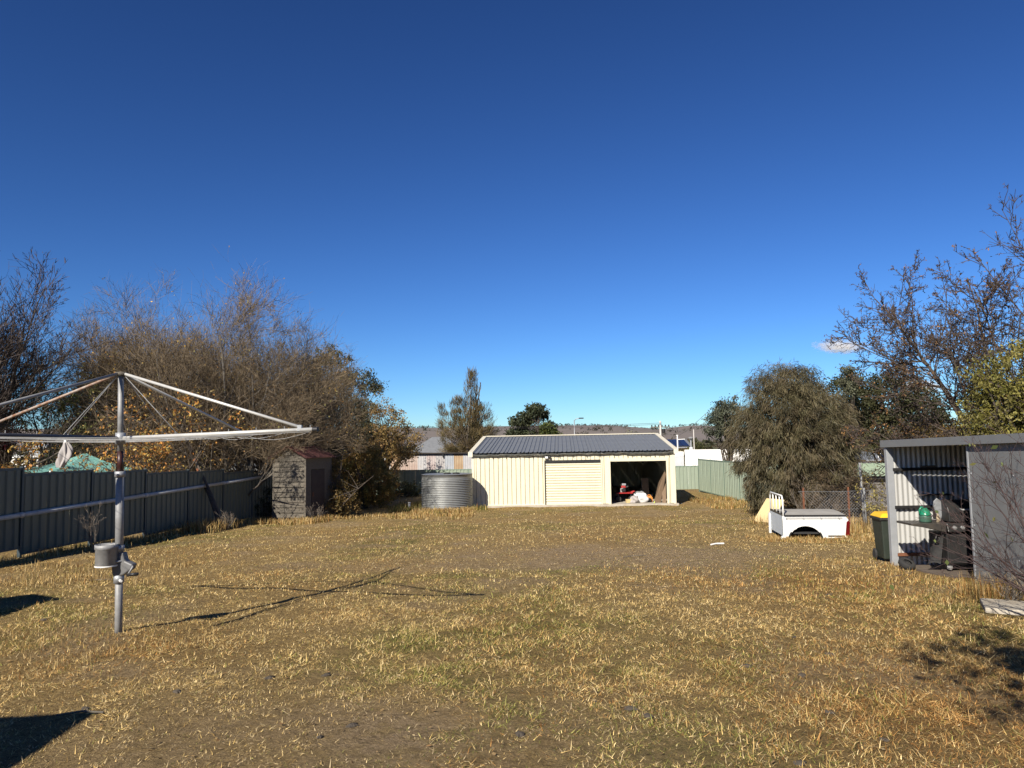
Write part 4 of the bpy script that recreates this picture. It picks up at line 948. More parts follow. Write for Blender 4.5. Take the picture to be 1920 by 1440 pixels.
# ------------------------------------------------------------------ rotary clothesline
cb_ = G(222, 1186); CB = Vector((cb_.x, cb_.y, cb_.z)); Yp = CB.y
hoist = thing('rotary_clothesline', 'old galvanised rotary clothesline with rusty arms on a crank pole', 'clothesline', CB)
hz_ = lambda py, px=224: P(px, py, Yp).z-CB.z
topP = P(227, 701, Yp)-CB; lean = topP.x/topP.z
at_ = lambda z: (lean*z, 0, z)
zA = hz_(822); zT = hz_(700)
MB().tube([at_(-.2), at_(hz_(1062))], .037, 16).build('lower_post', GALV, hoist, smooth=True)
MB().tube([at_(hz_(1062)), at_(hz_(888))], .041, 16).build('sleeve', GALV, hoist, smooth=True)
MB().tube([at_(hz_(888)), at_(hz_(846))], .030, 16).build('grease_tube', mat('dark_red_paint', (.05, .016, .013), (.03, .012, .01), rough=.4, scale=8), hoist, smooth=True)
MB().tube([at_(hz_(846)), at_(zT-.01)], .029, 16).build('upper_post', GALV, hoist, smooth=True)
for py in (889, 1028): MB().tube([at_(hz_(py)-.03), at_(hz_(py)+.03)], .053, 14).build('collar', GALVD, hoist, smooth=True)
MB().tube([at_(zT-.03), at_(zT+.012)], .06, 14).build('cap', WOODG, hoist, smooth=True)
MB().tube([at_(zA-.06), at_(zA+.06)], .05, 14).build('hub', GALVD, hoist, smooth=True)
gb0 = hz_(1082); gb1 = hz_(1040)
b = MB(); b.prism([(-.085, -.05, gb1), (.05, -.05, gb1+.03), (.075, -.05, gb1-.06), (.16, -.05, gb1-.10), (.14, -.05, gb1-.15), (.05, -.05, gb0+.02), (-.055, -.05, gb0+.02)], (0, .10, 0)); gb = b.build('gearbox', mat('grey_iron', (.17, .17, .17), (.12, .12, .115), rough=.55, metal=.3), hoist, bevel=.015)
MB().tube([at_(gb0-.06), at_(gb0+.03)], .052, 14).build('clamp', GALVD, hoist, smooth=True)
MB().tube([at_(gb0-.03), (.06+lean*gb0, -.07, gb0-.03)], .014, 8).build('lock_bolt', WHITE, hoist)
MB().tube([(.14, -.02, gb1-.11), (.16, -.05, gb1-.12), (.12, -.07, gb1-.20)], .010, 8).build('crank_arm', GALV, gb, smooth=True)
MB().tube([(.115, -.07, gb1-.20), (.23, -.08, gb1-.19)], .018, 10).build('crank_grip', BLACK, gb, smooth=True)
ARM = 2.3; aA = math.radians(-15.2); hubA = Vector(at_(zA)); hubT = Vector(at_(zT-.01))
names = []
RUSTY = mat('rusty_tube', (.26, .13, .07), (.36, .30, .25), rough=.7, metal=.2, scale=16, contrast=(.4, .6))
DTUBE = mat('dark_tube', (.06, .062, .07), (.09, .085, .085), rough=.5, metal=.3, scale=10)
PALET = mat('weathered_tube', (.55, .54, .50), (.46, .45, .42), rough=.5, metal=.3, scale=12)
for k in range(4):
    a = aA+k*math.pi/2; d = Vector((math.cos(a), math.sin(a), .02)); tip = hubA+d*ARM
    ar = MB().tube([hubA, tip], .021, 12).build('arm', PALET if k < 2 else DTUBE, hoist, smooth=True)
    MB().tube([tip-d*.005, tip+d*.05], .024, 12).build('end_cap', BLACK, ar)
    st0 = hubT+Vector((d.x, d.y, 0))*.05; st1 = hubA+d*ARM*.935+Vector((0, 0, .03))
    stt = MB().tube([st0, st1], .0155, 10).build('strut', RUSTY if k == 2 else PALET if k != 3 else GALV, hoist, smooth=True)
    MB().box(st1.x-.02, st1.x+.02, st1.y-.02, st1.y+.02, st1.z-.04, st1.z+.02).build('strut_clip', GALVD, stt)
    MB().tube([hubT+Vector((d.x, d.y, 0))*.06+Vector((0, 0, -.03)), hubA+d*.72+Vector((0, 0, .02))], .0038, 6).build('stay_rod', GALV, hoist, smooth=True)
    for f in (.30, .44, .58, .72, .86, .985):
        q = hubA+d*ARM*f; MB().tube([q+Vector((0, 0, -.03)), q+Vector((0, 0, .045))], .005, 5).build('line_hook', GALV, ar)
for j, f in enumerate((.30, .44, .58, .72, .86, .985)):
    b = MB()
    for k in range(4):
        p, q = [hubA+Vector((math.cos(aA+m_*math.pi/2), math.sin(aA+m_*math.pi/2), .02))*ARM*f+Vector((0, 0, -.022)) for m_ in (k, k+1)]
        b.tube([p.lerp(q, s_)+Vector((0, 0, -.05*f*math.sin(math.pi*s_)*(1+.3*math.sin(j*3+k)))) for s_ in np.linspace(0, 1, 7)], .0022, 4, False)
    b.build('line', PVC, hoist)
# peg bucket hanging on the gearbox, rag on the line
bk0 = P(199, 1062, Yp-.08); bk = thing('peg_bucket', 'galvanised round peg tin hung on the clothesline post', 'bucket', bk0)
rb_ = 19*Yp/F; hb_ = 40*Yp/F
MB().lathe([(rb_*.93, 0), (rb_*.97, .004), (rb_*.97, hb_*.78), (rb_*1.04, hb_*.80), (rb_*1.04, hb_), (rb_*.99, hb_), (rb_*.95, hb_*.8), (rb_*.92, .01), (.001, .008)], 28, cap1=False).build('tin', GALV, bk, smooth=True)
MB().tube([(rb_*.95, 0, hb_*.2), (rb_*.95+.06, .06, hb_*.2)], .012, 6).build('hanger', GALVD, bk)
MB().lathe([(rb_*.99, 0), (rb_*1.02, .006), (rb_*.99, .014)], 28, cap0=False, cap1=False).build('base_rim', WHITE, bk, smooth=True)
rp = P(123, 829, Yp-.55); rgm = MB()
def ragf(u, v):
    th = 2*math.pi*u; r = (.012+.042*math.sin(math.pi*min(1, v*.85+.04))**.9)*(1+.34*math.sin(3*th+5*v)+.25*math.sin(7*th-3*v)); z = -v*.25
    return (r*math.cos(th)*.95+.02*math.sin(v*4)-.03*v, r*math.sin(th)*.6, z)
rgm.grid(ragf, 42, 26); ro = thing('hanging_rag', 'crumpled grey rag pegged to the clothesline', 'rag', rp)
rgm.build('cloth', CLOTH, ro, smooth=True); MB().box(-.012, .012, -.01, .01, -.035, .045).build('peg', WHITE, ro); 

# ------------------------------------------------------------------ trees
def tubes(p0, p1, r0, r1, k):
    d = p1-p0; L_ = np.linalg.norm(d, axis=1, keepdims=True)+1e-9; d = d/L_
    ref = np.where(np.abs(d[:, 2:3]) < .9, np.array([[0, 0, 1.]]), np.array([[1., 0, 0]]))
    x = np.cross(d, ref); x /= np.linalg.norm(x, axis=1, keepdims=True); y = np.cross(d, x)
    V = []
    for pp_, rr_ in ((p0, r0), (p1, r1)):
        for j in range(k):
            a = 2*math.pi*j/k; V.append(pp_+(x*math.cos(a)+y*math.sin(a))*rr_[:, None])
    N = len(p0); V = np.stack(V, 1).reshape(-1, 3); base = np.arange(N)[:, None]*2*k
    Fc = np.concatenate([np.concatenate([base+j, base+(j+1) % k, base+k+(j+1) % k, base+k+j], 1) for j in range(k)], 0)
    return V, Fc
def ribbons(p0, p1, r0, r1, r):
    d = unit_(p1-p0); s_ = unit_(np.cross(d, r.normal(0, 1, d.shape))); N = len(p0)
    V = np.stack([p0-s_*r0[:, None], p0+s_*r0[:, None], p1+s_*r1[:, None], p1-s_*r1[:, None]], 1).reshape(-1, 3)
    return V, np.arange(4*N).reshape(N, 4)
def unit_(v): return v/(np.linalg.norm(v, axis=-1, keepdims=True)+1e-9)
def unit(v): return v/(np.linalg.norm(v, axis=-1, keepdims=True)+1e-9)
def grow(r, start, dirs, length, rad, nseg, wander, trop, tip=.45):
    N = len(start); pts = np.zeros((N, nseg+1, 3)); pts[:, 0] = start; d = unit(dirs)
    for s in range(nseg):
        d = unit(d+r.normal(0, wander, (N, 3))+np.array(trop)[None]*1.0)
        pts[:, s+1] = pts[:, s]+d*(length/nseg)[:, None]
    rads = rad[:, None]*(1-(1-tip)*np.linspace(0, 1, nseg+1)[None])
    return pts, rads
def spawn(r, pts, rads, length, per, t0, t1, ang, ratio, rr=.62, jit=.35, lt=.5):
    N, S, _ = pts.shape; S -= 1
    idx = np.repeat(np.arange(N), per); t = r.uniform(t0, t1, len(idx)); f = t*S; i = np.minimum(f.astype(int), S-1); w = (f-i)[:, None]
    p = pts[idx, i]*(1-w)+pts[idx, i+1]*w; d = unit(pts[idx, i+1]-pts[idx, i])
    rad = (rads[idx, i]*(1-w[:, 0])+rads[idx, i+1]*w[:, 0])*rr
    ref = unit(r.normal(0, 1, (len(idx), 3))); x = unit(np.cross(d, ref)); a = np.radians(ang*r.uniform(.6, 1.3, len(idx)))[:, None]
    nd = d*np.cos(a)+x*np.sin(a)
    L_ = length[idx]*ratio*r.uniform(1-jit, 1+jit, len(idx))*(1-lt*(t-t0)/(t1-t0+1e-6))
    return p, nd, L_, rad
def segs(pts, rads):
    return pts[:, :-1].reshape(-1, 3), pts[:, 1:].reshape(-1, 3), rads[:, :-1].ravel(), rads[:, 1:].ravel()
def leaf_quads(r, pos, size, cols, elong=1.8, droop=0.0, jit=.3, dirs=None):
    N = len(pos); d = unit(r.normal(0, 1, (N, 3))+np.array([0, 0, -droop])) if dirs is None else unit(dirs+r.normal(0, .25, (N, 3)))
    s = unit(np.cross(d, unit(r.normal(0, 1, (N, 3))))); sz = size*r.uniform(1-jit, 1+jit, (N, 1))
    V = np.stack([pos, pos+d*sz*.5+s*sz*.5/elong, pos+d*sz, pos+d*sz*.5-s*sz*.5/elong], 1).reshape(-1, 3)
    Fc = np.arange(4*N).reshape(N, 4)
    c = np.array(cols)[r.integers(0, len(cols), N)]*r.uniform(.7, 1.3, (N, 1)); return V, Fc, np.repeat(c, 4, 0)
def bark_cols(r, n, a, b):
    t = r.uniform(0, 1, (n, 1)); return np.array(a)*t+np.array(b)*(1-t)
def bare_tree(label, base, stems, levels, seed, name='bare_tree', bark=BARK, twc=((.13, .10, .08), (.07, .052, .042)), leaves=0, leafcol=((.45, .28, .07),), leafsize=.05, trop=(0, 0, .06), group=None, cat='tree', env=None, ksides=(8, 5, 3, 3, 3), leaf_elong=1.7, leaf_droop=.5, leafz=None):
    """stems: list of (offset, dir, length, radius). levels: list of dict(per,t0,t1,ang,ratio,rr,nseg,wander,trop)"""
    r = np.random.default_rng(seed)
    t = thing(name, label, cat, base, 0, group)
    st = np.array([s[0] for s in stems], float); di = np.array([s[1] for s in stems], float); le = np.array([s[2] for s in stems], float); ra_ = np.array([s[3] for s in stems], float)
    pts, rads = grow(r, st, di, le, ra_, 7, .10, (0, 0, .04), .12); sets = [(pts, rads)]; L_ = le
    for lv in levels:
        p, nd, Ln, rd2 = spawn(r, pts, rads, L_, lv['per'], lv.get('t0', .2), lv.get('t1', 1), lv['ang'], lv['ratio'], lv.get('rr', .6), lv.get('jit', .35), lv.get('lt', .5))
        rd2 = np.maximum(rd2, lv.get('rmin', .0025))
        pts, rads = grow(r, p, nd, Ln, rd2, lv.get('nseg', 4), lv.get('wander', .14), lv.get('trop', trop))
        if env is not None:
            k = env(pts[:, -1]+0); pts, rads, Ln = pts[k], rads[k], Ln[k]
        L_ = Ln; sets.append((pts, rads))
    Vt, Ft, off = [], [], 0
    nbig = 2
    for i, (pt, rd2) in enumerate(sets[:nbig]):
        V, Fc = tubes(*segs(pt, rd2), ksides[i]); Vt.append(V); Ft.append(Fc+off); off += len(V)
    V = np.concatenate(Vt); np_mesh('trunk', V, np.concatenate(Ft), None, bark, t, smooth=True)
    Vt, Ft, Ct, off = [], [], [], 0
    for i, (pt, rd2) in enumerate(sets[nbig:]):
        if i == 0: V, Fc = tubes(*segs(pt, rd2), 3); c = np.repeat(bark_cols(r, len(pt), *twc), (pt.shape[1]-1)*6, 0)
        else: V, Fc = ribbons(*segs(pt, rd2), r); c = np.repeat(bark_cols(r, len(pt), *twc), (pt.shape[1]-1)*4, 0)
        Vt.append(V); Ft.append(Fc+off); Ct.append(c); off += len(V)
    np_mesh('twigs', np.concatenate(Vt), np.concatenate(Ft), np.concatenate(Ct), TWIG, t)
    if leaves:
        pt = sets[-1][0].reshape(-1, 3)
        if leafz is not None: pt = pt[leafz(pt)]
        kk = fbm(pt[:, 0]*1.1+pt[:, 2]*.9, pt[:, 1]*1.1-pt[:, 2]*1.3, seed, 2) > .56
        if kk.sum() > 50: pt = np.concatenate([pt[kk]]*4+[pt[:len(pt)//2]]) if leaves < 3500 else np.concatenate([pt[kk]]*3+[pt])
        pos = pt[r.integers(0, len(pt), leaves)]+r.normal(0, .01, (leaves, 3))
        V, Fc, c = leaf_quads(r, pos, leafsize, leafcol, leaf_elong, leaf_droop); np_mesh('leaves', V, Fc, c, LEAF, t)
    return t
def lobed_tree(label, base, lobes, n_clump, per, leafsize, cols, seed, name='evergreen_tree', bark=BARK, trunk_r=.16, clump_r=.28, elong=2.2, droop=.4, shell=.55, cat='tree', group=None, trunk_h=None, limbs=40, strand=False, stems=1):
    """lobes: list of (cx,cy,cz,rx,ry,rz) local; leaf clumps fill the lobes, biased outwards, limbs reach from the trunk to clumps"""
    r = np.random.default_rng(seed); t = thing(name, label, cat, base, 0, group)
    lob = np.array(lobes, float); vol = lob[:, 3]*lob[:, 4]*lob[:, 5]; pr_ = vol**(2/3); pr_ /= pr_.sum()
    li = r.choice(len(lob), n_clump, p=pr_); d = unit(r.normal(0, 1, (n_clump, 3))); rad = shell+(1-shell)*r.uniform(0, 1, n_clump)**.7
    rad = rad*r.uniform(.82, 1.12, n_clump)
    cc = lob[li, :3]+d*lob[li, 3:]*rad[:, None]; cc = cc[cc[:, 2] > .05]
    n = len(cc); ci = np.repeat(np.arange(n), per); cs_ = clump_r*r.uniform(.5, 1.35, n)
    pos = cc[ci]+unit(r.normal(0, 1, (n*per, 3)))*(cs_[ci]*r.uniform(0, 1, n*per)**.5)[:, None]
    tone = r.uniform(.55, 1.4, (n, 1)); hue = np.array(cols)[r.integers(0, len(cols), n)]
    N = len(pos)
    if strand:
        out_ = unit(pos-np.array([0, 0, lob[:, 2].mean()])); dr_ = out_*.5+np.array([0, 0, -droop])+r.normal(0, .25, (N, 3))
        V, Fc, c = leaf_quads(r, pos, leafsize, cols, elong, 0, .4, dr_)
    else:
        V, Fc, c = leaf_quads(r, pos, leafsize, cols, elong, droop)
    c = c*.45+np.repeat(hue[ci], 4, 0)*.55; c = c*np.repeat(tone[ci], 4, 0)
    top = lob[np.argmax(lob[:, 2])]; th = trunk_h or top[2]
    st = np.zeros((stems, 3)); st[:, :2] = r.normal(0, .12, (stems, 2)) if stems > 1 else 0
    st[:, 2] = -.25; dd_ = np.stack([np.array([top[0], top[1], th])+r.normal(0, .5, 3)*(stems > 1) for _ in range(stems)])
    le = np.linalg.norm(dd_, axis=1)+.25; pts, rads = grow(r, st, dd_, le, np.full(stems, trunk_r), 7, .06, (0, 0, 0), .3)
    tv, tf = tubes(*segs(pts, rads), 8); off = len(tv); VV, FF = [tv], [tf]
    k = min(limbs, n); tgt = cc[r.choice(n, k, replace=False)]
    ti = r.uniform(.25, .95, k)*7; i0 = np.minimum(ti.astype(int), 6); sidx = r.integers(0, stems, k); s0 = pts[sidx, i0]
    lp = np.stack([s0, s0*.55+tgt*.45+r.normal(0, .1, (k, 3))+np.array([0, 0, .12]), tgt], 1); lr = np.stack([np.full(k, trunk_r*.4), np.full(k, trunk_r*.22), np.full(k, trunk_r*.07)], 1)
    V2, F2 = tubes(*segs(lp, lr), 5); VV.append(V2); FF.append(F2+off)
    np_mesh('trunk', np.concatenate(VV), np.concatenate(FF), None, bark, t, smooth=True)
    np_mesh('crown', V, Fc, c, LEAF, t); return t

def up_dirs(n, spread, seed, up=1.0):
    r = random.Random(seed); out_ = []
    for k in range(n):
        a = 2*math.pi*(k+r.uniform(-.3, .3))/n; s = spread*r.uniform(.5, 1.1); out_.append((s*math.cos(a), s*math.sin(a), up))
    return out_
LV = lambda **k: k
# big bare spreading tree above the left fence (two trunks) and its companion
def stemset(n, spread, L0, r0, seed, off=.25):
    r = random.Random(seed+50); return [((r.uniform(-off, off), r.uniform(-off, off), -.2), d, L0*r.uniform(.8, 1.1), r0*r.uniform(.8, 1.1)) for d in up_dirs(n, spread, seed)]
def behind_fence(b0):
    return lambda q: ~((q[:, 0]+b0.x > fxl_(q[:, 1]+b0.y)-.15) & (q[:, 2]+b0.z < 1.0+(.2 if b0.y > 26 else 0)))
fxl_ = lambda y: FA.x+(y-FA.y)*fd.x/fd.y
b0 = GX(432, 29.6)
bare_tree('widest bare tree spreading over the left fence and outhouse', b0, stemset(10, .72, 7.0, .12, 1)+[((0, 0, .3), (.8, -1, .62), 4.8, .07), ((0, 0, .5), (1.0, -.75, .66), 5.0, .07), ((0, 0, .3), (1.0, -.45, .75), 5.0, .07)], [
    LV(per=12, t0=.18, ang=44, ratio=.56, rr=.5, nseg=5, trop=(0, 0, .02)), LV(per=9, t0=.1, ang=42, ratio=.60, rr=.5, nseg=4, trop=(0, 0, .05)), LV(per=9, t0=.08, ang=38, ratio=.72, rr=.55, nseg=3, rmin=.0065, lt=.25, trop=(0, 0, .07)), LV(per=3, t0=.1, ang=38, ratio=.7, rr=.6, nseg=2, rmin=.004, lt=.2)], 21, bark=BARKG,
    twc=((.20, .152, .095), (.095, .07, .045)), leaves=2600, leafcol=((.42, .27, .06), (.33, .30, .10), (.38, .20, .06)), leafsize=.07, env=behind_fence(b0))
b0 = GX(270, 31.0)
bare_tree('bare tree left of the widest one, hung with a few yellow leaves', b0, stemset(10, .60, 7.0, .12, 4), [
    LV(per=12, t0=.18, ang=38, ratio=.58, rr=.5, nseg=5, trop=(0, 0, .05)), LV(per=9, t0=.1, ang=40, ratio=.60, rr=.5, nseg=4, trop=(0, 0, .10)), LV(per=9, t0=.08, ang=34, ratio=.75, rr=.55, nseg=3, rmin=.007, lt=.25, trop=(0, 0, .14)), LV(per=3, t0=.1, ang=34, ratio=.7, rr=.6, nseg=2, rmin=.0045, lt=.2)], 22, bark=BARKG,
    twc=((.195, .148, .093), (.092, .068, .044)), leaves=3000, leafcol=((.46, .28, .05), (.36, .30, .10), (.42, .20, .05)), leafsize=.08, env=behind_fence(b0))
b0 = GX(515, 35.0)
bare_tree('bare tree behind the outhouse filling the widest one right side', b0, stemset(8, .40, 6.0, .11, 9), [
    LV(per=11, t0=.18, ang=40, ratio=.60, rr=.5, nseg=5, trop=(0, 0, .05)), LV(per=9, t0=.1, ang=40, ratio=.60, rr=.5, nseg=4, trop=(0, 0, .10)), LV(per=9, t0=.08, ang=34, ratio=.75, rr=.55, nseg=3, rmin=.006, lt=.25, trop=(0, 0, .12)), LV(per=3, t0=.1, ang=34, ratio=.7, rr=.6, nseg=2, rmin=.005, lt=.2)], 26, bark=BARKG,
    twc=((.19, .145, .09), (.09, .068, .044)), leaves=500, leafcol=((.40, .27, .06), (.30, .20, .07)), leafsize=.08, env=lambda q: q[:, 0] < 3.6)
# far left bare tree, trunk outside the frame
b0 = GX(-70, 27.0)
bare_tree('tall bare tree at the left edge reaching above the others', b0, stemset(7, .40, 8.0, .15, 8), [
    LV(per=10, t0=.2, ang=36, ratio=.55, rr=.5, nseg=5, trop=(0, 0, .06)), LV(per=9, t0=.1, ang=38, ratio=.6, rr=.5, nseg=4, trop=(0, 0, .10)), LV(per=8, t0=.1, ang=34, ratio=.75, rr=.6, nseg=3, rmin=.010, lt=.25, trop=(0, 0, .12)), LV(per=3, t0=.5, ang=30, ratio=.40, rr=.9, nseg=2, rmin=.011)], 23, bark=BARK,
    twc=((.085, .066, .058), (.045, .035, .031)), leaves=0)
# orange leaved small tree hanging over the fence
b0 = GX(240, 24.5)
bare_tree('small tree with drooping orange and yellow leaves over the left fence', b0, stemset(6, .75, 4.0, .08, 12), [
    LV(per=8, t0=.2, ang=48, ratio=.6, rr=.5, nseg=5, trop=(0, 0, -.02)), LV(per=7, t0=.1, ang=45, ratio=.6, rr=.5, nseg=4, trop=(0, 0, -.05)), LV(per=5, t0=.1, ang=42, ratio=.65, rr=.5, nseg=3, rmin=.004, trop=(0, 0, -.06))], 24, name='persimmon_tree',
    leaves=5200, leafcol=((.50, .24, .05), (.44, .30, .08), (.36, .15, .035), (.26, .20, .07), (.18, .13, .05)), leafsize=.10, leaf_elong=2.0, leaf_droop=1.2, env=behind_fence(b0))
# half leafy tree with pale green leaves
b0 = GX(95, 29.0)
bare_tree('tree with thin olive leaves beside the left edge bare tree', b0, stemset(4, .4, 5.2, .11, 15), [
    LV(per=8, t0=.25, ang=38, ratio=.5, rr=.5, nseg=5), LV(per=7, t0=.1, ang=40, ratio=.6, rr=.5, nseg=4), LV(per=6, t0=.1, ang=38, ratio=.65, rr=.5, nseg=3, rmin=.005)], 25,
    leaves=9000, leafcol=((.16, .16, .045), (.24, .24, .08), (.12, .12, .04), (.40, .38, .16)), leafsize=.085)
lobed_tree('dark round evergreen showing behind the orange leaved tree', GX(205, 41), [(0, 0, 5.6, 2.1, 2.1, 2.6), (-1.0, .2, 3.5, 2.2, 2, 2.2), (1.2, 0, 3.6, 2.0, 2, 2.2)], 420, 55, .16, ((.075, .06, .022), (.10, .075, .028), (.055, .05, .02)), 31, clump_r=.42, elong=2.4)
lobed_tree('tall dark gum tree rising behind the outhouse', GX(632, 42), [(-.2, 0, 7.2, 1.5, 1.5, 1.5), (1.0, 0, 6.0, 1.2, 1.3, 1.5), (-1.3, .2, 5.8, 1.5, 1.4, 1.6), (.3, 0, 4.2, 2.0, 1.6, 1.6), (1.95, 0, 7.2, .30, .3, .32), (2.25, 0, 6.35, .36, .36, .4)], 420, 45, .17, ((.055, .06, .028), (.075, .072, .032), (.045, .048, .025)), 32, name='gum_tree', clump_r=.36, elong=3.2, droop=.9, limbs=60)
lobed_tree('brown and yellow leaved round tree left of the grey roofed house', GX(718, 50), [(0, 0, 4.7, 1.9, 1.8, 1.7), (-1.4, 0, 3.7, 1.7, 1.6, 1.7), (1.2, 0, 3.4, 1.5, 1.5, 1.5), (-.2, 0, 2.3, 2.2, 1.8, 1.5)], 420, 40, .15, ((.26, .17, .058), (.19, .145, .05), (.32, .20, .065), (.13, .105, .042), (.25, .15, .07)), 33, name='autumn_tree', clump_r=.38, limbs=90)
# shrub mass right of the outhouse
lobed_tree('dense rusty green shrub spilling out right of the outhouse', GX(685, 36.0), [(0, 0, 1.5, 1.35, 1.2, 1.5), (.75, -.2, 1.0, .95, 1.0, 1.0), (-.9, -.4, .9, .9, .9, .9), (-.1, .2, 2.4, 1.0, 1.0, 1.0), (.2, 0, .7, 1.6, 1.0, .6)], 520, 50, .085, ((.21, .165, .042), (.15, .135, .04), (.33, .165, .052), (.40, .24, .06), (.10, .095, .032)), 34, name='garden_shrub', trunk_r=.06, clump_r=.22, stems=6, cat='shrub', limbs=120)
lobed_tree('brown twiggy shrub between the outhouse and the rusty green shrub', GX(622, 29.3), [(0, 0, .8, .8, .7, .85), (.5, .2, .6, .6, .5, .6), (-.55, -.3, .35, .5, .5, .4), (-.1, .2, 1.7, .5, .5, .6)], 260, 40, .075, ((.22, .14, .045), (.16, .12, .04), (.28, .18, .07), (.10, .08, .03)), 35, name='garden_shrub', trunk_r=.03, clump_r=.16, stems=8, cat='shrub', limbs=120)
lobed_tree('low dark vine growing against the far left fence bays', GX(497, 29.6), [(0, 0, .7, .30, .5, .75), (-.1, -.6, .5, .25, .5, .5)], 90, 40, .06, ((.03, .045, .02), (.05, .06, .025)), 36, name='fence_vine', trunk_r=.02, clump_r=.14, stems=4, cat='vine', limbs=30)
lobed_tree('small dark bush at the foot of the back fence left of the tank', GX(752, 44), [(0, 0, .5, .7, .6, .55), (.7, 0, .4, .5, .5, .4)], 90, 40, .09, ((.05, .06, .025), (.08, .075, .03)), 37, name='garden_shrub', trunk_r=.03, clump_r=.2, stems=4, cat='shrub', limbs=30)
# feathery she-oak behind garage
def plumes(seed, spec):
    r = random.Random(seed); L_ = []
    for (x, z0, z1, w) in spec:
        n = 4
        for k in range(n):
            f = k/(n-1); L_.append((x*(.35+.65*f), r.uniform(-.4, .4), z0+(z1-z0)*f, w*(1.05-.55*f), w*(1.05-.55*f), (z1-z0)/n*.85))
    return L_
lobed_tree('feathery olive she oak left behind the garage roof', GX(876, 62), plumes(3, [(.45, 2.0, 8.5, 1.2), (-1.9, 1.2, 6.0, 1.1), (2.1, 1.5, 6.2, 1.0), (-.7, 1.5, 6.8, 1.1), (1.2, 1.5, 6.0, 1.0), (-1.4, .8, 3.0, 1.4)]), 560, 55, .42, ((.13, .10, .04), (.16, .12, .05), (.10, .085, .036), (.17, .12, .07)), 41, name='she_oak', clump_r=.42, elong=16, droop=-.75, strand=True, shell=.2, limbs=120, stems=4, trunk_r=.12)
lobed_tree('dark gum tree with open crown beyond the garage ridge', GX(996, 112), [(-1.2, 0, 8.2, 1.8, 1.6, 1.1), (.9, 0, 9.4, 1.9, 1.6, 1.2), (-2.2, 0, 6.2, 1.3, 1.3, .8), (2.9, 0, 6.6, 1.1, 1, 1.4), (0, 0, 6.0, 1.8, 1.4, .8)], 190, 42, .42, ((.045, .055, .028), (.06, .065, .03), (.035, .045, .024)), 42, name='gum_tree', clump_r=.6, droop=.8, limbs=60)
lobed_tree('low bright green bushy tree right of the dark gum', GX(1036, 108), [(0, 0, 5.0, 2.3, 1.5, 1.1), (-.6, 0, 6.3, 1.1, 1, 1.0)], 110, 42, .4, ((.07, .09, .02), (.10, .11, .03), (.05, .07, .02)), 43, clump_r=.55)
bare_tree('thin pale leaved tree on the skyline right of the garage ridge', GX(1188, 125), stemset(5, .45, 5.5, .10, 44), [LV(per=6, t0=.3, ang=36, ratio=.5, nseg=4), LV(per=5, t0=.2, ang=36, ratio=.5, nseg=3, rmin=.02), LV(per=3, t0=.2, ang=36, ratio=.5, nseg=2, rmin=.015)], 44, leaves=1100, leafcol=((.36, .36, .25), (.28, .28, .17), (.42, .40, .32)), leafsize=.32, twc=((.25, .22, .2), (.18, .15, .13)))
lobed_tree('low rust brown bush below the thin pale tree', GX(1185, 118), [(-1, 0, 4.6, 2.6, 1.5, 1.0), (1.4, 0, 4.3, 1.8, 1.5, .8)], 90, 40, .4, ((.16, .085, .04), (.13, .08, .04)), 45, clump_r=.55)
for k, (px, Y, h, w, lab) in enumerate(((1225, 150, 6.5, 5, 'dark scrub tree behind the power pole foot'), (1262, 158, 6.2, 5, 'dark scrub tree behind the slim white post'), (1300, 150, 6.4, 5, 'dark scrub tree behind the tall thin pale pole'), (790, 150, 6.0, 6, 'dark scrub tree far behind the grey roofed house'), (935, 165, 5.6, 7, 'low dark scrub right of the she oak on the skyline'), (1110, 170, 5.4, 6, 'low scrub tree on the skyline over the garage middle'))):
    lobed_tree(lab, GX(px, Y), [(0, 0, h*.6, w*.55, 2, h*.32), (w*.35, 0, h*.5, w*.4, 2, h*.3), (-w*.35, 0, h*.52, w*.4, 2, h*.3)], 90, 36, .5, ((.05, .055, .028), (.065, .065, .03), (.075, .06, .035)), 46+k, name='scrub_tree', clump_r=.7)
lobed_tree('green bush beside the tan building under the slim white post', GX(1292, 74), [(0, 0, 2.2, 1.2, 1, 1.3), (.9, 0, 2.6, .9, 1, 1.2)], 90, 40, .2, ((.07, .075, .025), (.09, .085, .03)), 55, clump_r=.35, cat='shrub', name='garden_shrub')
# drooping melaleuca at right
mb_ = GX(1488, 25.5)
lobed_tree('large drooping olive brown tree behind the pickup tray', mb_, [(.1, 0, 3.4, 1.75, 1.6, 1.55), (-1.1, 0, 2.6, 1.05, 1.3, 1.3), (1.3, .2, 2.8, 1.05, 1.3, 1.5), (-.5, -.3, 1.7, 1.5, 1.2, 1.3), (.8, -.2, 1.6, 1.3, 1.1, 1.1), (-.9, -.2, .9, .65, .8, .75), (.2, 0, 4.55, .95, .9, .75), (1.75, .2, 2.5, .95, 1.0, 1.3), (.5, -.2, 2.9, 1.5, 1.2, 1.3), (-.3, 0, 4.2, 1.2, 1.1, .9)], 1500, 80, .19, ((.115, .098, .052), (.085, .075, .035), (.15, .124, .07), (.06, .057, .028), (.13, .098, .056)), 61, name='melaleuca_tree', bark=BARKG, clump_r=.26, elong=13, droop=.85, strand=True, shell=.55, limbs=260, stems=5, trunk_r=.09, trunk_h=3.0)
lobed_tree('dark gum tree left behind the drooping tree', GX(1362, 46), [(0, 0, 4.6, .8, .9, 1.0), (-.5, 0, 4.0, .7, .8, .9), (.5, 0, 4.9, .7, .7, .9)], 130, 46, .17, ((.05, .06, .035), (.07, .075, .045), (.10, .11, .08)), 62, name='gum_tree', clump_r=.32, droop=.9, elong=3)
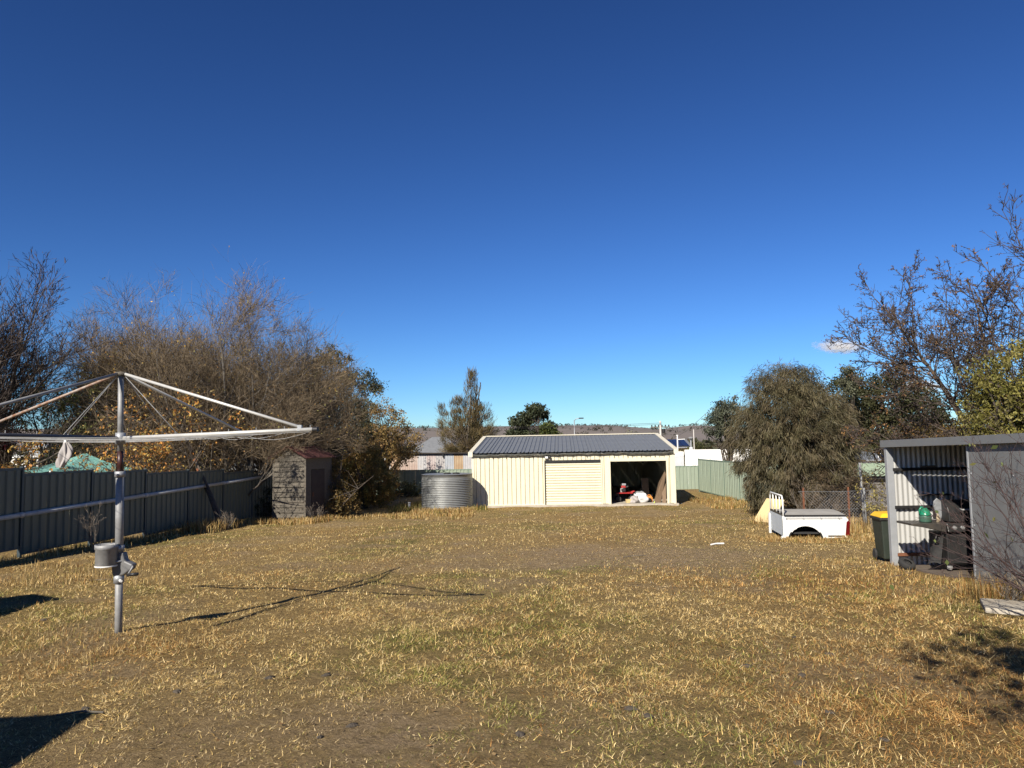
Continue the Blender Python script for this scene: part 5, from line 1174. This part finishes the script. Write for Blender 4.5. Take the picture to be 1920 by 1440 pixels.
lobed_tree('wide dark tree mass between drooping tree and bare pear', GX(1675, 39), [(0, 0, 5.0, 2.1, 1.8, 1.4), (-1.9, 0, 4.9, 1.6, 1.6, 1.6), (1.6, 0, 4.2, 1.5, 1.6, 1.3), (.2, 0, 3.4, 2.8, 1.8, 1.2), (-2.2, 0, 3.4, 1.4, 1.4, 1.2), (2.6, 0, 3.2, 1.2, 1.3, 1.1)], 760, 52, .15, ((.05, .055, .022), (.062, .062, .026), (.04, .044, .02), (.078, .07, .032)), 63, clump_r=.36, limbs=80)
lobed_tree('thin grey green sapling top showing above the dark tree mass', GX(1604, 36), [(0, 0, 5.75, .42, .4, .75)], 60, 40, .11, ((.10, .10, .06), (.07, .075, .045)), 64, clump_r=.22, trunk_r=.03, name='sapling', limbs=6)
lobed_tree('dark tangled brown bush behind the wire mesh fence', GX(1585, 24.5), [(0, 0, .9, 1.0, .7, .9), (-1.0, 0, .8, .9, .7, .8), (.9, .2, .6, .7, .6, .6)], 260, 40, .09, ((.085, .06, .035), (.06, .05, .028), (.12, .085, .05)), 65, name='garden_shrub', clump_r=.22, cat='shrub', stems=8, trunk_r=.03, limbs=200, elong=5, droop=-.2)
# bare pear tree top right
pb0 = GX(1905, 17.2)
bare_tree('bare pear tree at right with curled brown leaves', pb0, [((0, 0, -.2), (-.28, .05, 1), 6.2, .10), ((.1, 0, -.2), (-.62, -.1, 1), 5.0, .075), ((.3, .1, -.2), (.15, .1, 1), 7.2, .10), ((0, 0, .5), (-.85, .2, .60), 3.5, .055), ((0, 0, .3), (-.42, -.2, 1), 5.2, .07), ((.1, 0, .3), (0, .3, 1), 6.0, .08)], [
    LV(per=17, t0=.25, ang=50, ratio=.42, rr=.45, nseg=5, trop=(0, 0, .05)), LV(per=10, t0=.1, ang=46, ratio=.48, rr=.5, nseg=4, rmin=.011, trop=(0, 0, .05)), LV(per=7, t0=.1, ang=48, ratio=.40, rr=.6, nseg=3, rmin=.009), LV(per=3, t0=.1, ang=50, ratio=.4, rr=.7, nseg=2, rmin=.008)], 71, name='pear_tree', bark=BARK, twc=((.085, .064, .052), (.042, .032, .028)), leaves=6500, leafcol=((.14, .075, .032), (.10, .06, .03), (.22, .115, .04), (.08, .065, .028)), leafsize=.062, leaf_elong=2.2)
lobed_tree('yellow green leafy tree behind the shed at the right edge', GX(1935, 15.2), [(.1, 0, 3.45, 1.05, 1.1, .9), (.7, 0, 2.6, 1.2, 1.2, 1.2), (-.2, 0, 2.5, 1.0, 1.0, 1.0), (-.1, 0, 1.7, 1.0, .9, .8)], 720, 44, .075, ((.13, .12, .025), (.18, .155, .035), (.09, .09, .02), (.22, .19, .06)), 72, name='leafy_tree', clump_r=.2, elong=2.4, droop=.7, limbs=100)
lobed_tree('brown leaved shrub peeping over the shed roof', GX(1765, 20.5), [(0, 0, 2.1, 1.1, .9, .75), (.7, 0, 2.3, .7, .7, .7), (-.7, 0, 1.7, .6, .6, .7)], 210, 34, .075, ((.10, .065, .028), (.14, .09, .03), (.08, .06, .025), (.30, .20, .05)), 73, name='garden_shrub', clump_r=.2, cat='shrub', limbs=120, stems=5, trunk_r=.04)
# red maple and dark hedge at the left edge
lobed_tree('dark red leaved maple at the left edge', GX(-12, 31), [(0, 0, 3.9, 1.0, 1, .9), (-.6, 0, 3.2, 1.0, 1, .9)], 150, 40, .11, ((.075, .008, .012), (.11, .012, .016), (.05, .006, .01)), 74, name='maple_tree', clump_r=.26)
for k, (px, Y, h, w, lab) in enumerate(((20, 50, 4.2, 4.2, 'dark hedge mass left of the small pavilion'), (150, 52, 4.5, 4.5, 'dark hedge mass behind the small pavilion'), (300, 50, 5.0, 4.5, 'dark green hedge behind the orange leaved tree'), (420, 54, 5.0, 4.5, 'dark hedge behind the widest bare tree trunk'), (540, 50, 5.6, 4.0, 'dark hedge left of the tall gum behind the outhouse'), (590, 38, 3.6, 2.6, 'brown hedge directly behind the outhouse roof'))):
    lobed_tree(lab, GX(px, Y), [(0, 0, h*.5, w*.5, 1.5, h*.5), (w*.4, 0, h*.45, w*.4, 1.5, h*.42), (-w*.4, 0, h*.42, w*.4, 1.5, h*.42)], 210, 36, .19, ((.045, .045, .02), (.06, .05, .022), (.08, .06, .028)), 80+k, name='hedge', clump_r=.5, cat='hedge', limbs=50)
# foreground twiggy shrub at the right edge and its neighbour outside the frame
SHL = [LV(per=7, t0=.12, ang=30, ratio=.55, rr=.5, nseg=5, trop=(0, 0, .03)), LV(per=5, t0=.15, ang=34, ratio=.5, rr=.5, nseg=4, rmin=.003), LV(per=3, t0=.2, ang=36, ratio=.45, rr=.6, nseg=3, rmin=.002)]
sb0 = Vector((5.72, 7.45, float(gz(5.72, 7.45))))
stm = [((.1*math.cos(a), .1*math.sin(a), -.05), d_, l_*.92, .017) for a, (d_, l_) in enumerate([((-.8, .1, .75), 1.9), ((-.6, .35, .9), 2.0), ((-.9, -.05, .55), 1.8), ((-.35, .2, 1), 2.1), ((-.2, 0, 1), 2.2), ((.1, .2, 1), 2.0), ((-.5, -.3, .8), 1.7), ((-1, .3, .5), 1.7), ((-.7, .5, 1), 2.0)])]
bare_tree('reddish twiggy bare shrub reaching in front of the shed panel', sb0, stm, SHL, 91, name='twiggy_shrub', bark=BARKR, twc=((.085, .055, .05), (.04, .028, .027)), leaves=24, leafcol=((.16, .19, .06), (.26, .25, .08), (.12, .15, .05)), leafsize=.065, cat='shrub', ksides=(7, 5, 3, 3, 3), leaf_droop=1.5)
sb1 = Vector((2.7, -.9, float(gz(2.7, -.9))))
bare_tree('leafy twiggy tree beside the camera whose shadow falls at lower right', sb1, [((0, 0, -.1), (-.22, .42, 1), 4.3, .05), ((.1, 0, -.1), (-.05, .42, 1), 4.3, .05), ((0, .1, -.1), (-.32, .34, 1), 4.0, .04), ((.1, .1, -.1), (.05, .30, 1), 4.2, .05), ((.1, .1, -.1), (-.38, .46, 1), 4.4, .05), ((.1, .1, -.1), (-.12, .3, 1), 3.8, .05)], [
    LV(per=14, t0=.55, ang=34, ratio=.34, rr=.5, nseg=4, trop=(0, 0, .05)), LV(per=7, t0=.2, ang=34, ratio=.6, rr=.5, nseg=3, rmin=.004), LV(per=4, t0=.2, ang=36, ratio=.6, rr=.6, nseg=2, rmin=.003)], 92, name='leafy_tree', bark=BARKR, leaves=5200, leafcol=((.22, .24, .07), (.16, .19, .06)), leafsize=.08)
# dry plants
def dry_plant(label, base, h, n, seed, name='dry_plant', spread=.35, cat='plant', leaves=0):
    r = random.Random(seed)
    st = [((r.uniform(-.03, .03), r.uniform(-.03, .03), -.02), (spread*r.uniform(-1, 1), spread*r.uniform(-1, 1), 1), h*r.uniform(.6, 1), .009) for _ in range(n)]
    bare_tree(label, base, st, [LV(per=6, t0=.2, ang=32, ratio=.5, nseg=3, rmin=.0028), LV(per=4, t0=.2, ang=34, ratio=.5, nseg=2, rmin=.0022), LV(per=2, t0=.2, ang=36, ratio=.5, nseg=2, rmin=.002)], seed, name=name, bark=BARKG, twc=((.26, .21, .16), (.16, .125, .095)), cat=cat, leaves=leaves, leafcol=((.22, .19, .05), (.30, .24, .07)), leafsize=.05)
dry_plant('dead grey weed standing against the left fence near the clothesline', GX(176, 17.2), 1.15, 4, 101)
dry_plant('dead twiggy weed under the leaning dark poles', GX(424, 23.6), .75, 6, 102, spread=.5)
dry_plant('dead weed clump at the right foot of the outhouse', GX(592, 27.0), .8, 6, 103, spread=.5)
dry_plant('dry yellow flowering weed beside the wheelie bin and wire fence', GX(1636, 18.6), 1.35, 5, 104, spread=.25, leaves=500)
dry_plant('dry brown weed behind the pickup tray cover', GX(1560, 20.0), 1.0, 6, 105, spread=.5)
dry_plant('dry grass weed at the foot of the grey shed panel', Vector((5.85, 8.9, float(gz(5.85, 8.9)))), .42, 8, 106, spread=.9)
dry_plant('dry brown weed left of the wire fence end', GX(1505, 22.0), 1.3, 8, 107, spread=.6)

# ------------------------------------------------------------------ unseen buildings added outside the frame to cast shadows into it
hc = Vector((-4.55, 2.05, 0)); hzg = float(gz(-5, 1))
hs = thing('house', 'added house corner left of the camera, unseen, there for its shadow', 'house', (hc.x, hc.y, hzg))  # unseen house corner added to throw the nearer left shadow
MB().box(-6, -.45, -7, -.45, -.3, 2.2).build('wall', mat('house_wall', (.5, .45, .38), rough=.8), hs)
b = MB(); b.add([(-6.4, -7.4, 2.2), (0, -7.4, 2.2), (0, 0, 2.2), (-6.4, 0, 2.2), (-6.4, -7.4, 2.32), (0, -7.4, 2.32), (0, 0, 2.32), (-6.4, 0, 2.32), (-3.2, -4.2, 3.6), (-3.2, -3.2, 3.6)], [(0, 3, 2, 1), (0, 1, 5, 4), (1, 2, 6, 5), (2, 3, 7, 6), (3, 0, 4, 7), (4, 5, 8), (5, 6, 9, 8), (6, 7, 9), (7, 4, 8, 9)]); b.build('roof', HROOF, hs)
ks = thing('shadow_shed', 'added steel shed unseen by the left fence, there for its shadow', 'shed', (-9.4, 6.1, float(gz(-9, 7))))  # unseen shed added to throw the farther left shadow
MB().box(0, 1.7, 0, 1.45, -.2, 1.95).build('wall', FENCE_G, ks); b = MB(); b.prism([(-.1, -.1, 1.95), (1.82, -.1, 1.95), (.86, -.1, 2.3)], (0, 1.65, 0)); b.build('roof', SLATE, ks)

# ------------------------------------------------------------------ far woodland and hill trees
def blob_trees(name, label, pos, h, per, cols, seed):
    r = np.random.default_rng(seed); n = len(pos); i = np.repeat(np.arange(n), per)
    q = pos[i]+r.normal(0, 1, (n*per, 3))*np.array([.38, .3, .22])*h[i, None]+np.array([0, 0, .55])*h[i, None]
    d = unit(r.normal(0, 1, (n*per, 3))); s_ = unit(np.cross(d, unit(r.normal(0, 1, (n*per, 3))))); sz = h[i, None]*.42*r.uniform(.6, 1.3, (n*per, 1))
    V = np.stack([q-d*sz*.5, q+s_*sz*.5, q+d*sz*.5, q-s_*sz*.5], 1).reshape(-1, 3)
    tone = r.uniform(.7, 1.3, (n, 1)); c_ = np.array(cols)[r.integers(0, len(cols), n)]*tone
    o = np_mesh(name, V, np.arange(4*n*per).reshape(-1, 4), np.repeat(c_[i], 4, 0), LEAF); return tag(o, label, 'trees', kind='stuff')
r = np.random.default_rng(200)
ns_ = 900; pxs = r.uniform(560, 1450, ns_); vv = np.where(r.uniform(0, 1, ns_) < .45, r.uniform(.66, .74, ns_), r.uniform(.1, .7, ns_)); Yh = 1500+1280*vv
Xh = (pxs-960)/F*Yh; keep = fbm(Xh*.004, vv*5, 77) > .42; Xh, Yh, vv = Xh[keep], Yh[keep], vv[keep]
prof = np.where(vv < .7, np.sin(np.minimum(vv/.7, 1)*math.pi/2)**1.4, 1-.25*(vv-.7)/.3)
Zh = -9+(np.interp(Xh, hx, hz)+9)*prof
blob_trees('hill_trees', 'scattered dark trees dotting the distant hills', np.stack([Xh, Yh, Zh-1], 1), r.uniform(4, 9, len(Xh)), 10, ((.045, .045, .03), (.06, .055, .035)), 201)
nw = 1500; Yw = 220+1150*r.uniform(0, 1, nw)**.8; pw_ = r.uniform(500, 1450, nw); Xw = (pw_-960)/F*Yw; keep = fbm(Xw*.012, Yw*.006, 78) > .40
Xw, Yw = Xw[keep], Yw[keep]
blob_trees('valley_woodland', 'band of dark scrub woodland across the valley floor', np.stack([Xw, Yw, gz(Xw, Yw)-.5], 1), r.uniform(3.5, 7.5, len(Xw)), 16, ((.05, .052, .03), (.065, .06, .035), (.08, .065, .045)), 202)

# ------------------------------------------------------------------ grass
def blades(r, x, y, length, width, lean, cols, two):
    n = len(x); z = gz(x, y); a = r.uniform(0, 2*math.pi, n)
    h = np.stack([np.cos(a), np.sin(a), np.zeros(n)], 1); s_ = np.stack([-np.sin(a), np.cos(a), np.zeros(n)], 1)
    tw = r.normal(0, .5, n)[:, None]; s_ = unit(s_+np.array([0, 0, 1.])*tw*.5)
    p0 = np.stack([x, y, z-.004], 1); up = np.array([0, 0, 1.]); L_ = length[:, None]
    l1 = lean*.7; l2 = np.minimum(lean*1.25+.15, 1.62)
    d1 = h*np.sin(l1)[:, None]+up*np.cos(l1)[:, None]; d2 = h*np.sin(l2)[:, None]+up*np.cos(l2)[:, None]; w = width[:, None]
    if two:
        m1 = p0+d1*L_*.5; tip = m1+d2*L_*.5
        V = np.stack([p0-s_*w*.5, p0+s_*w*.5, m1+s_*w*.42, m1-s_*w*.42, tip], 1).reshape(-1, 3); b_ = np.arange(n)[:, None]*5
        Fq = np.concatenate([b_, b_+1, b_+2, b_+3], 1); Ft = np.concatenate([b_+3, b_+2, b_+4], 1); return V, [Fq, Ft], np.repeat(cols, 5, 0)
    lm = (l1+l2)/2; dm = h*np.sin(lm)[:, None]+up*np.cos(lm)[:, None]; tip = p0+dm*L_
    V = np.stack([p0-s_*w*.5, p0+s_*w*.5, tip], 1).reshape(-1, 3); b_ = np.arange(n)[:, None]*3
    return V, [np.concatenate([b_, b_+1, b_+2], 1)], np.repeat(cols, 3, 0)
STRAW = np.array([(.65, .455, .175), (.75, .555, .245), (.51, .35, .125), (.30, .19, .065), (.78, .61, .31)]); GREEN = np.array([(.22, .225, .05), (.30, .28, .07), (.15, .16, .035), (.40, .355, .11)])
REDS = np.array([(.54, .305, .10), (.43, .22, .065), (.64, .41, .16), (.28, .135, .04)]); EARTH = np.array([(.48, .365, .20), (.33, .24, .125), (.60, .47, .27)])
def grass_cols(r, x, y):
    g, rd3, b_ = lawn_fields(x, y); n = len(x); c = STRAW[r.integers(0, len(STRAW), n)].copy()
    m_ = r.uniform(0, 1, n) < b_*.7; c[m_] = EARTH[r.integers(0, len(EARTH), m_.sum())]
    m_ = r.uniform(0, 1, n) < rd3*.8; c[m_] = REDS[r.integers(0, len(REDS), m_.sum())]
    m_ = r.uniform(0, 1, n) < .06+g*.55; c[m_] = GREEN[r.integers(0, len(GREEN), m_.sum())]
    return c*np.clip(r.normal(.92, .33, (n, 1)), .3, 1.5), b_, g, rd3
def inside_built(x, y):
    m_ = (x > SX-.05) & (x < SXB) & (y > SY0) & (y < SY1+.05)
    m_ |= ((x-tc_.x)**2+(y-tc_.y)**2 < TR**2)
    m_ |= (y > 34.3) & (x > FL.x-.1) & (x < FR.x+.15)
    a_ = math.radians(-28); u_ = (x-SLAB.x)*math.cos(a_)+(y-SLAB.y)*math.sin(a_); v_ = -(x-SLAB.x)*math.sin(a_)+(y-SLAB.y)*math.cos(a_)
    m_ |= (u_ > -.02) & (v_ < .02) & (v_ > -.85)
    return m_
r = np.random.default_rng(300)
Vg, Fq_, Ft_, Cg, off = [], [], [], [], 0
for (y0, y1, n, two, ln, wd, ly) in ((3.3, 6.5, 18000, True, .034, .0048, 1.1), (3.0, 6.5, 400000, False, .030, .0056, 1.40), (6.5, 10, 300000, False, .033, .0075, 1.28), (10, 16, 265000, False, .034, .0105, 1.2), (16, 26, 170000, False, .042, .015, 1.1), (26, 46, 90000, False, .042, .022, 1.15)):
    y = np.sqrt(r.uniform(y0**2, y1**2, n)) if y0 < 16 else r.uniform(y0, y1, n); x = r.uniform(-1, 1, n)*(.735*y+1.5)
    c, b_, g, rd3 = grass_cols(r, x, y)
    dens = np.clip((fbm(x*5.5, y*5.5, 91)-.30)*2.9, .05, 1)*np.clip(.45+.9*fbm(x*.9, y*.9, 93), 0, 1)*(1-.62*b_)
    k = (r.uniform(0, 1, n) < dens) & ~inside_built(x, y) & (x > -11.6)
    x, y, c, g, b_, rd3 = x[k], y[k], c[k], g[k], b_[k], rd3[k]; n = len(x)
    L_ = ln*np.clip(np.exp(r.normal(-.12, .5, n)), .3, 2.8)*(1+.35*g+.6*rd3)*(1-.4*b_); lean = np.clip(np.abs(r.normal(ly, .30, n)), .15, 1.5)-.15*g
    V, fs, cc = blades(r, x, y, L_, wd*r.uniform(.6, 1.3, n), lean, c, two)
    Vg.append(V); Cg.append(cc)
    if two: Fq_.append(fs[0]+off); Ft_.append(fs[1]+off)
    else: Ft_.append(fs[0]+off)
    off += len(V)
nt_ = 2200; ty = np.sqrt(r.uniform(3.4**2, 13**2, nt_)); tx = r.uniform(-1, 1, nt_)*(.72*ty+.3); ti = np.repeat(np.arange(nt_), 16)
x = tx[ti]+r.normal(0, .022, len(ti)); y = ty[ti]+r.normal(0, .022, len(ti)); c, b_, g, rd3 = grass_cols(r, x, y); k = ~inside_built(x, y) & (r.uniform(0, 1, len(x)) < 1-.8*b_); x, y, c = x[k], y[k], c[k]; n = len(x)
V, fs, cc = blades(r, x, y, .045*r.uniform(.4, 1.4, n), .006*np.clip(y/6, 1, 2.2)*r.uniform(.6, 1.2, n), np.clip(np.abs(r.normal(.9, .35, n)), .1, 1.4), c, False)
Vg.append(V); Cg.append(cc); Ft_.append(fs[0]+off); off += len(V)
nl = 7000; y = np.sqrt(r.uniform(3.4**2, 20**2, nl)); x = r.uniform(-1, 1, nl)*(.72*y+.3); k = ~inside_built(x, y); x, y = x[k], y[k]
V, fs, cc = leaf_quads(r, np.stack([x, y, gz(x, y)+.012], 1), .035, ((.30, .20, .09), (.20, .12, .055), (.42, .32, .17), (.14, .095, .05)), 1.8, 0, .4)
V[:, 2] = V[:, 2]*.4+(gz(V[:, 0], V[:, 1])+.014)*.6
Vg.append(V); Cg.append(cc); Fq_.append(fs+off); off += len(V)
lg = np_mesh('lawn_grass', np.concatenate(Vg), [np.concatenate(Fq_), np.concatenate(Ft_)], np.concatenate(Cg), BLADE)
tag(lg, 'short dry matted lawn grass covering the yard', 'grass', kind='stuff')
# tall rough grass at the edges
Vg, Fq_, Ft_, Cg, off = [], [], [], [], 0
def rough(n, xf, yf, ln, green=.1, red=.2, wd=None, clump=3.0, lean0=.35):
    global off
    x = xf(n); y = yf(n, x); k = (fbm(x*clump*.6, y*clump*.6, 95)+r.uniform(-.1, .1, n) > .42) & ~inside_built(x, y); x, y = x[k], y[k]; n = len(x)
    q = r.uniform(0, 1, n); c = STRAW[r.integers(0, len(STRAW), n)].copy(); m_ = q < red; c[m_] = REDS[r.integers(0, len(REDS), m_.sum())]; m_ = q > 1-green; c[m_] = GREEN[r.integers(0, len(GREEN), m_.sum())]
    c *= r.uniform(.45, .85, (n, 1))*np.array([1, .95, .9]); w = (wd or .0007*np.clip(y, 7, 40))*r.uniform(.6, 1.3, n)
    V, fs, cc = blades(r, x, y, ln*r.uniform(.4, 1.25, n), w, np.clip(np.abs(r.normal(lean0, .3, n)), .02, 1.3), c, True)
    Vg.append(V); Fq_.append(fs[0]+off); Ft_.append(fs[1]+off); Cg.append(cc); off += len(V)
U = lambda a, b: (lambda n, x=None: r.uniform(a, b, n))
fxl = lambda y: FA.x+(y-FA.y)*fd.x/fd.y
rough(9000, lambda n: r.uniform(0, 1, n), lambda n, x: r.uniform(11, 31, n), .01)   # placeholder strip replaced below
Vg, Fq_, Ft_, Cg, off = [], [], [], [], 0
yy = r.uniform(11, 31, 9000); rough(9000, lambda n: fxl(yy)+.05+np.abs(r.normal(0, .35, n)), lambda n, x: yy, .17, red=.15)
rough(9000, U(-9.6, -1.6), U(27.5, 32.2), .15, green=.12, red=.12, clump=1.6)
rough(3500, U(-5.6, -1.2), U(32.8, 37.0), .30, green=.75, red=.05, clump=1.5)
rough(4000, U(-9.9, -6.6), U(25.8, 28.6), .22, red=.15, clump=1.8)
rough(1600, U(-10.3, -9.0), U(22.3, 25.0), .38, red=.1, clump=1.8)
rough(8000, U(8.6, 11.8), U(26, 38), .22, green=.2, red=.2, clump=1.2)
rough(9000, U(6.9, 12.0), U(18.3, 22.5), .30, green=.05, red=.15, clump=1.7)
rough(4500, U(5.6, 8.2), U(16.3, 18.3), .10, red=.2, clump=2.5)
rough(3000, U(5.0, 6.3), U(8.3, 13.6), .085, red=.2, clump=3)
rough(2600, U(5.55, 6.2), U(7.6, 9.6), .30, red=.35, clump=4)
rough(2000, U(2.0, 5.6), U(9.6, 12.6), .055, red=.3, clump=2.2)
rough(7000, U(1.4, 4.0), U(3.6, 7.2), .075, red=.55, clump=2.5, wd=.004, lean0=1.2)
rough(2600, U(-5.6, -3.0), U(6.2, 8.4), .09, red=.3, clump=3.0, wd=.0045, lean0=.8)
rough(700, U(-1.3, 7.8), U(33.9, 34.2), .06, green=.5, clump=3)
rough(2600, U(-4.4, -1.7), U(31.4, 33.2), .22, red=.1, clump=2)
rough(2200, U(-9.2, -5.5), U(11.5, 14.5), .13, red=.15, clump=1.5)
tg = np_mesh('rough_grass', np.concatenate(Vg), [np.concatenate(Fq_), np.concatenate(Ft_)], np.concatenate(Cg), BLADE)
tag(tg, 'longer dry rough grass along fences, shrubs and sheds', 'grass', kind='stuff')
# dark clods lying about
cm = None
for k, (px, py) in enumerate(((1557, 1228), (1505, 1268), (1400, 1250), (1555, 1337), (1658, 1388), (1215, 1344), (1183, 1330), (1490, 1195), (1555, 1116), (1605, 1114), (1500, 1432), (332, 1298), (505, 1272), (612, 1267), (660, 1362), (600, 1383), (160, 1330), (82, 1163), (975, 1378))):
    p = G(px, py); rr_ = random.Random(k); b = MB(); ph = rr_.uniform(0, 6)
    s_ = rr_.uniform(.018, .034)
    b.grid(lambda u, v: ((1+.35*math.sin(5*math.pi*u*2+ph+4*v)*math.cos(math.pi*(v-.5)))*math.cos(2*math.pi*u)*math.cos(math.pi*(v-.5))*s_*1.4, (1+.2*math.sin(3*2*math.pi*u+ph))*math.sin(2*math.pi*u)*math.cos(math.pi*(v-.5))*s_, math.sin(math.pi*(v-.5))*s_*.55*(1+.3*math.sin(7*u*math.pi*2))+s_*.35), 14, 8)
    o = b.build('dirt_clod', CLOD); o.location = p-Vector((0, 0, s_*.22)); o.rotation_euler = (0, 0, rr_.uniform(0, 6)); tag(o, 'small dark clod of dirt lying in the dry lawn', 'clod', 'dark clods scattered over the lawn')
# pale sticks and debris
for k, (px, py, L_, lab) in enumerate(((200, 1090, .55, 'pale stick lying on the lawn left of the clothesline post'), (150, 1344, .30, 'thin pale stick in the lower left lawn'), (1190, 1045, .5, 'pale crossed twig on the lawn right of the worn patch'), (1345, 1022, .35, 'flat white scrap on the grass before the pickup tray'))):
    p = G(px, py); o = MB().tube([(-L_/2, 0, .02), (0, .02, .03), (L_/2, -.01, .022)], .007 if k < 3 else .02, 6).build('stick' if k < 3 else 'white_scrap', WOODG if k < 3 else WHITE); o.location = p; o.rotation_euler = (0, 0, .15*k); tag(o, lab, 'stick' if k < 3 else 'scrap')
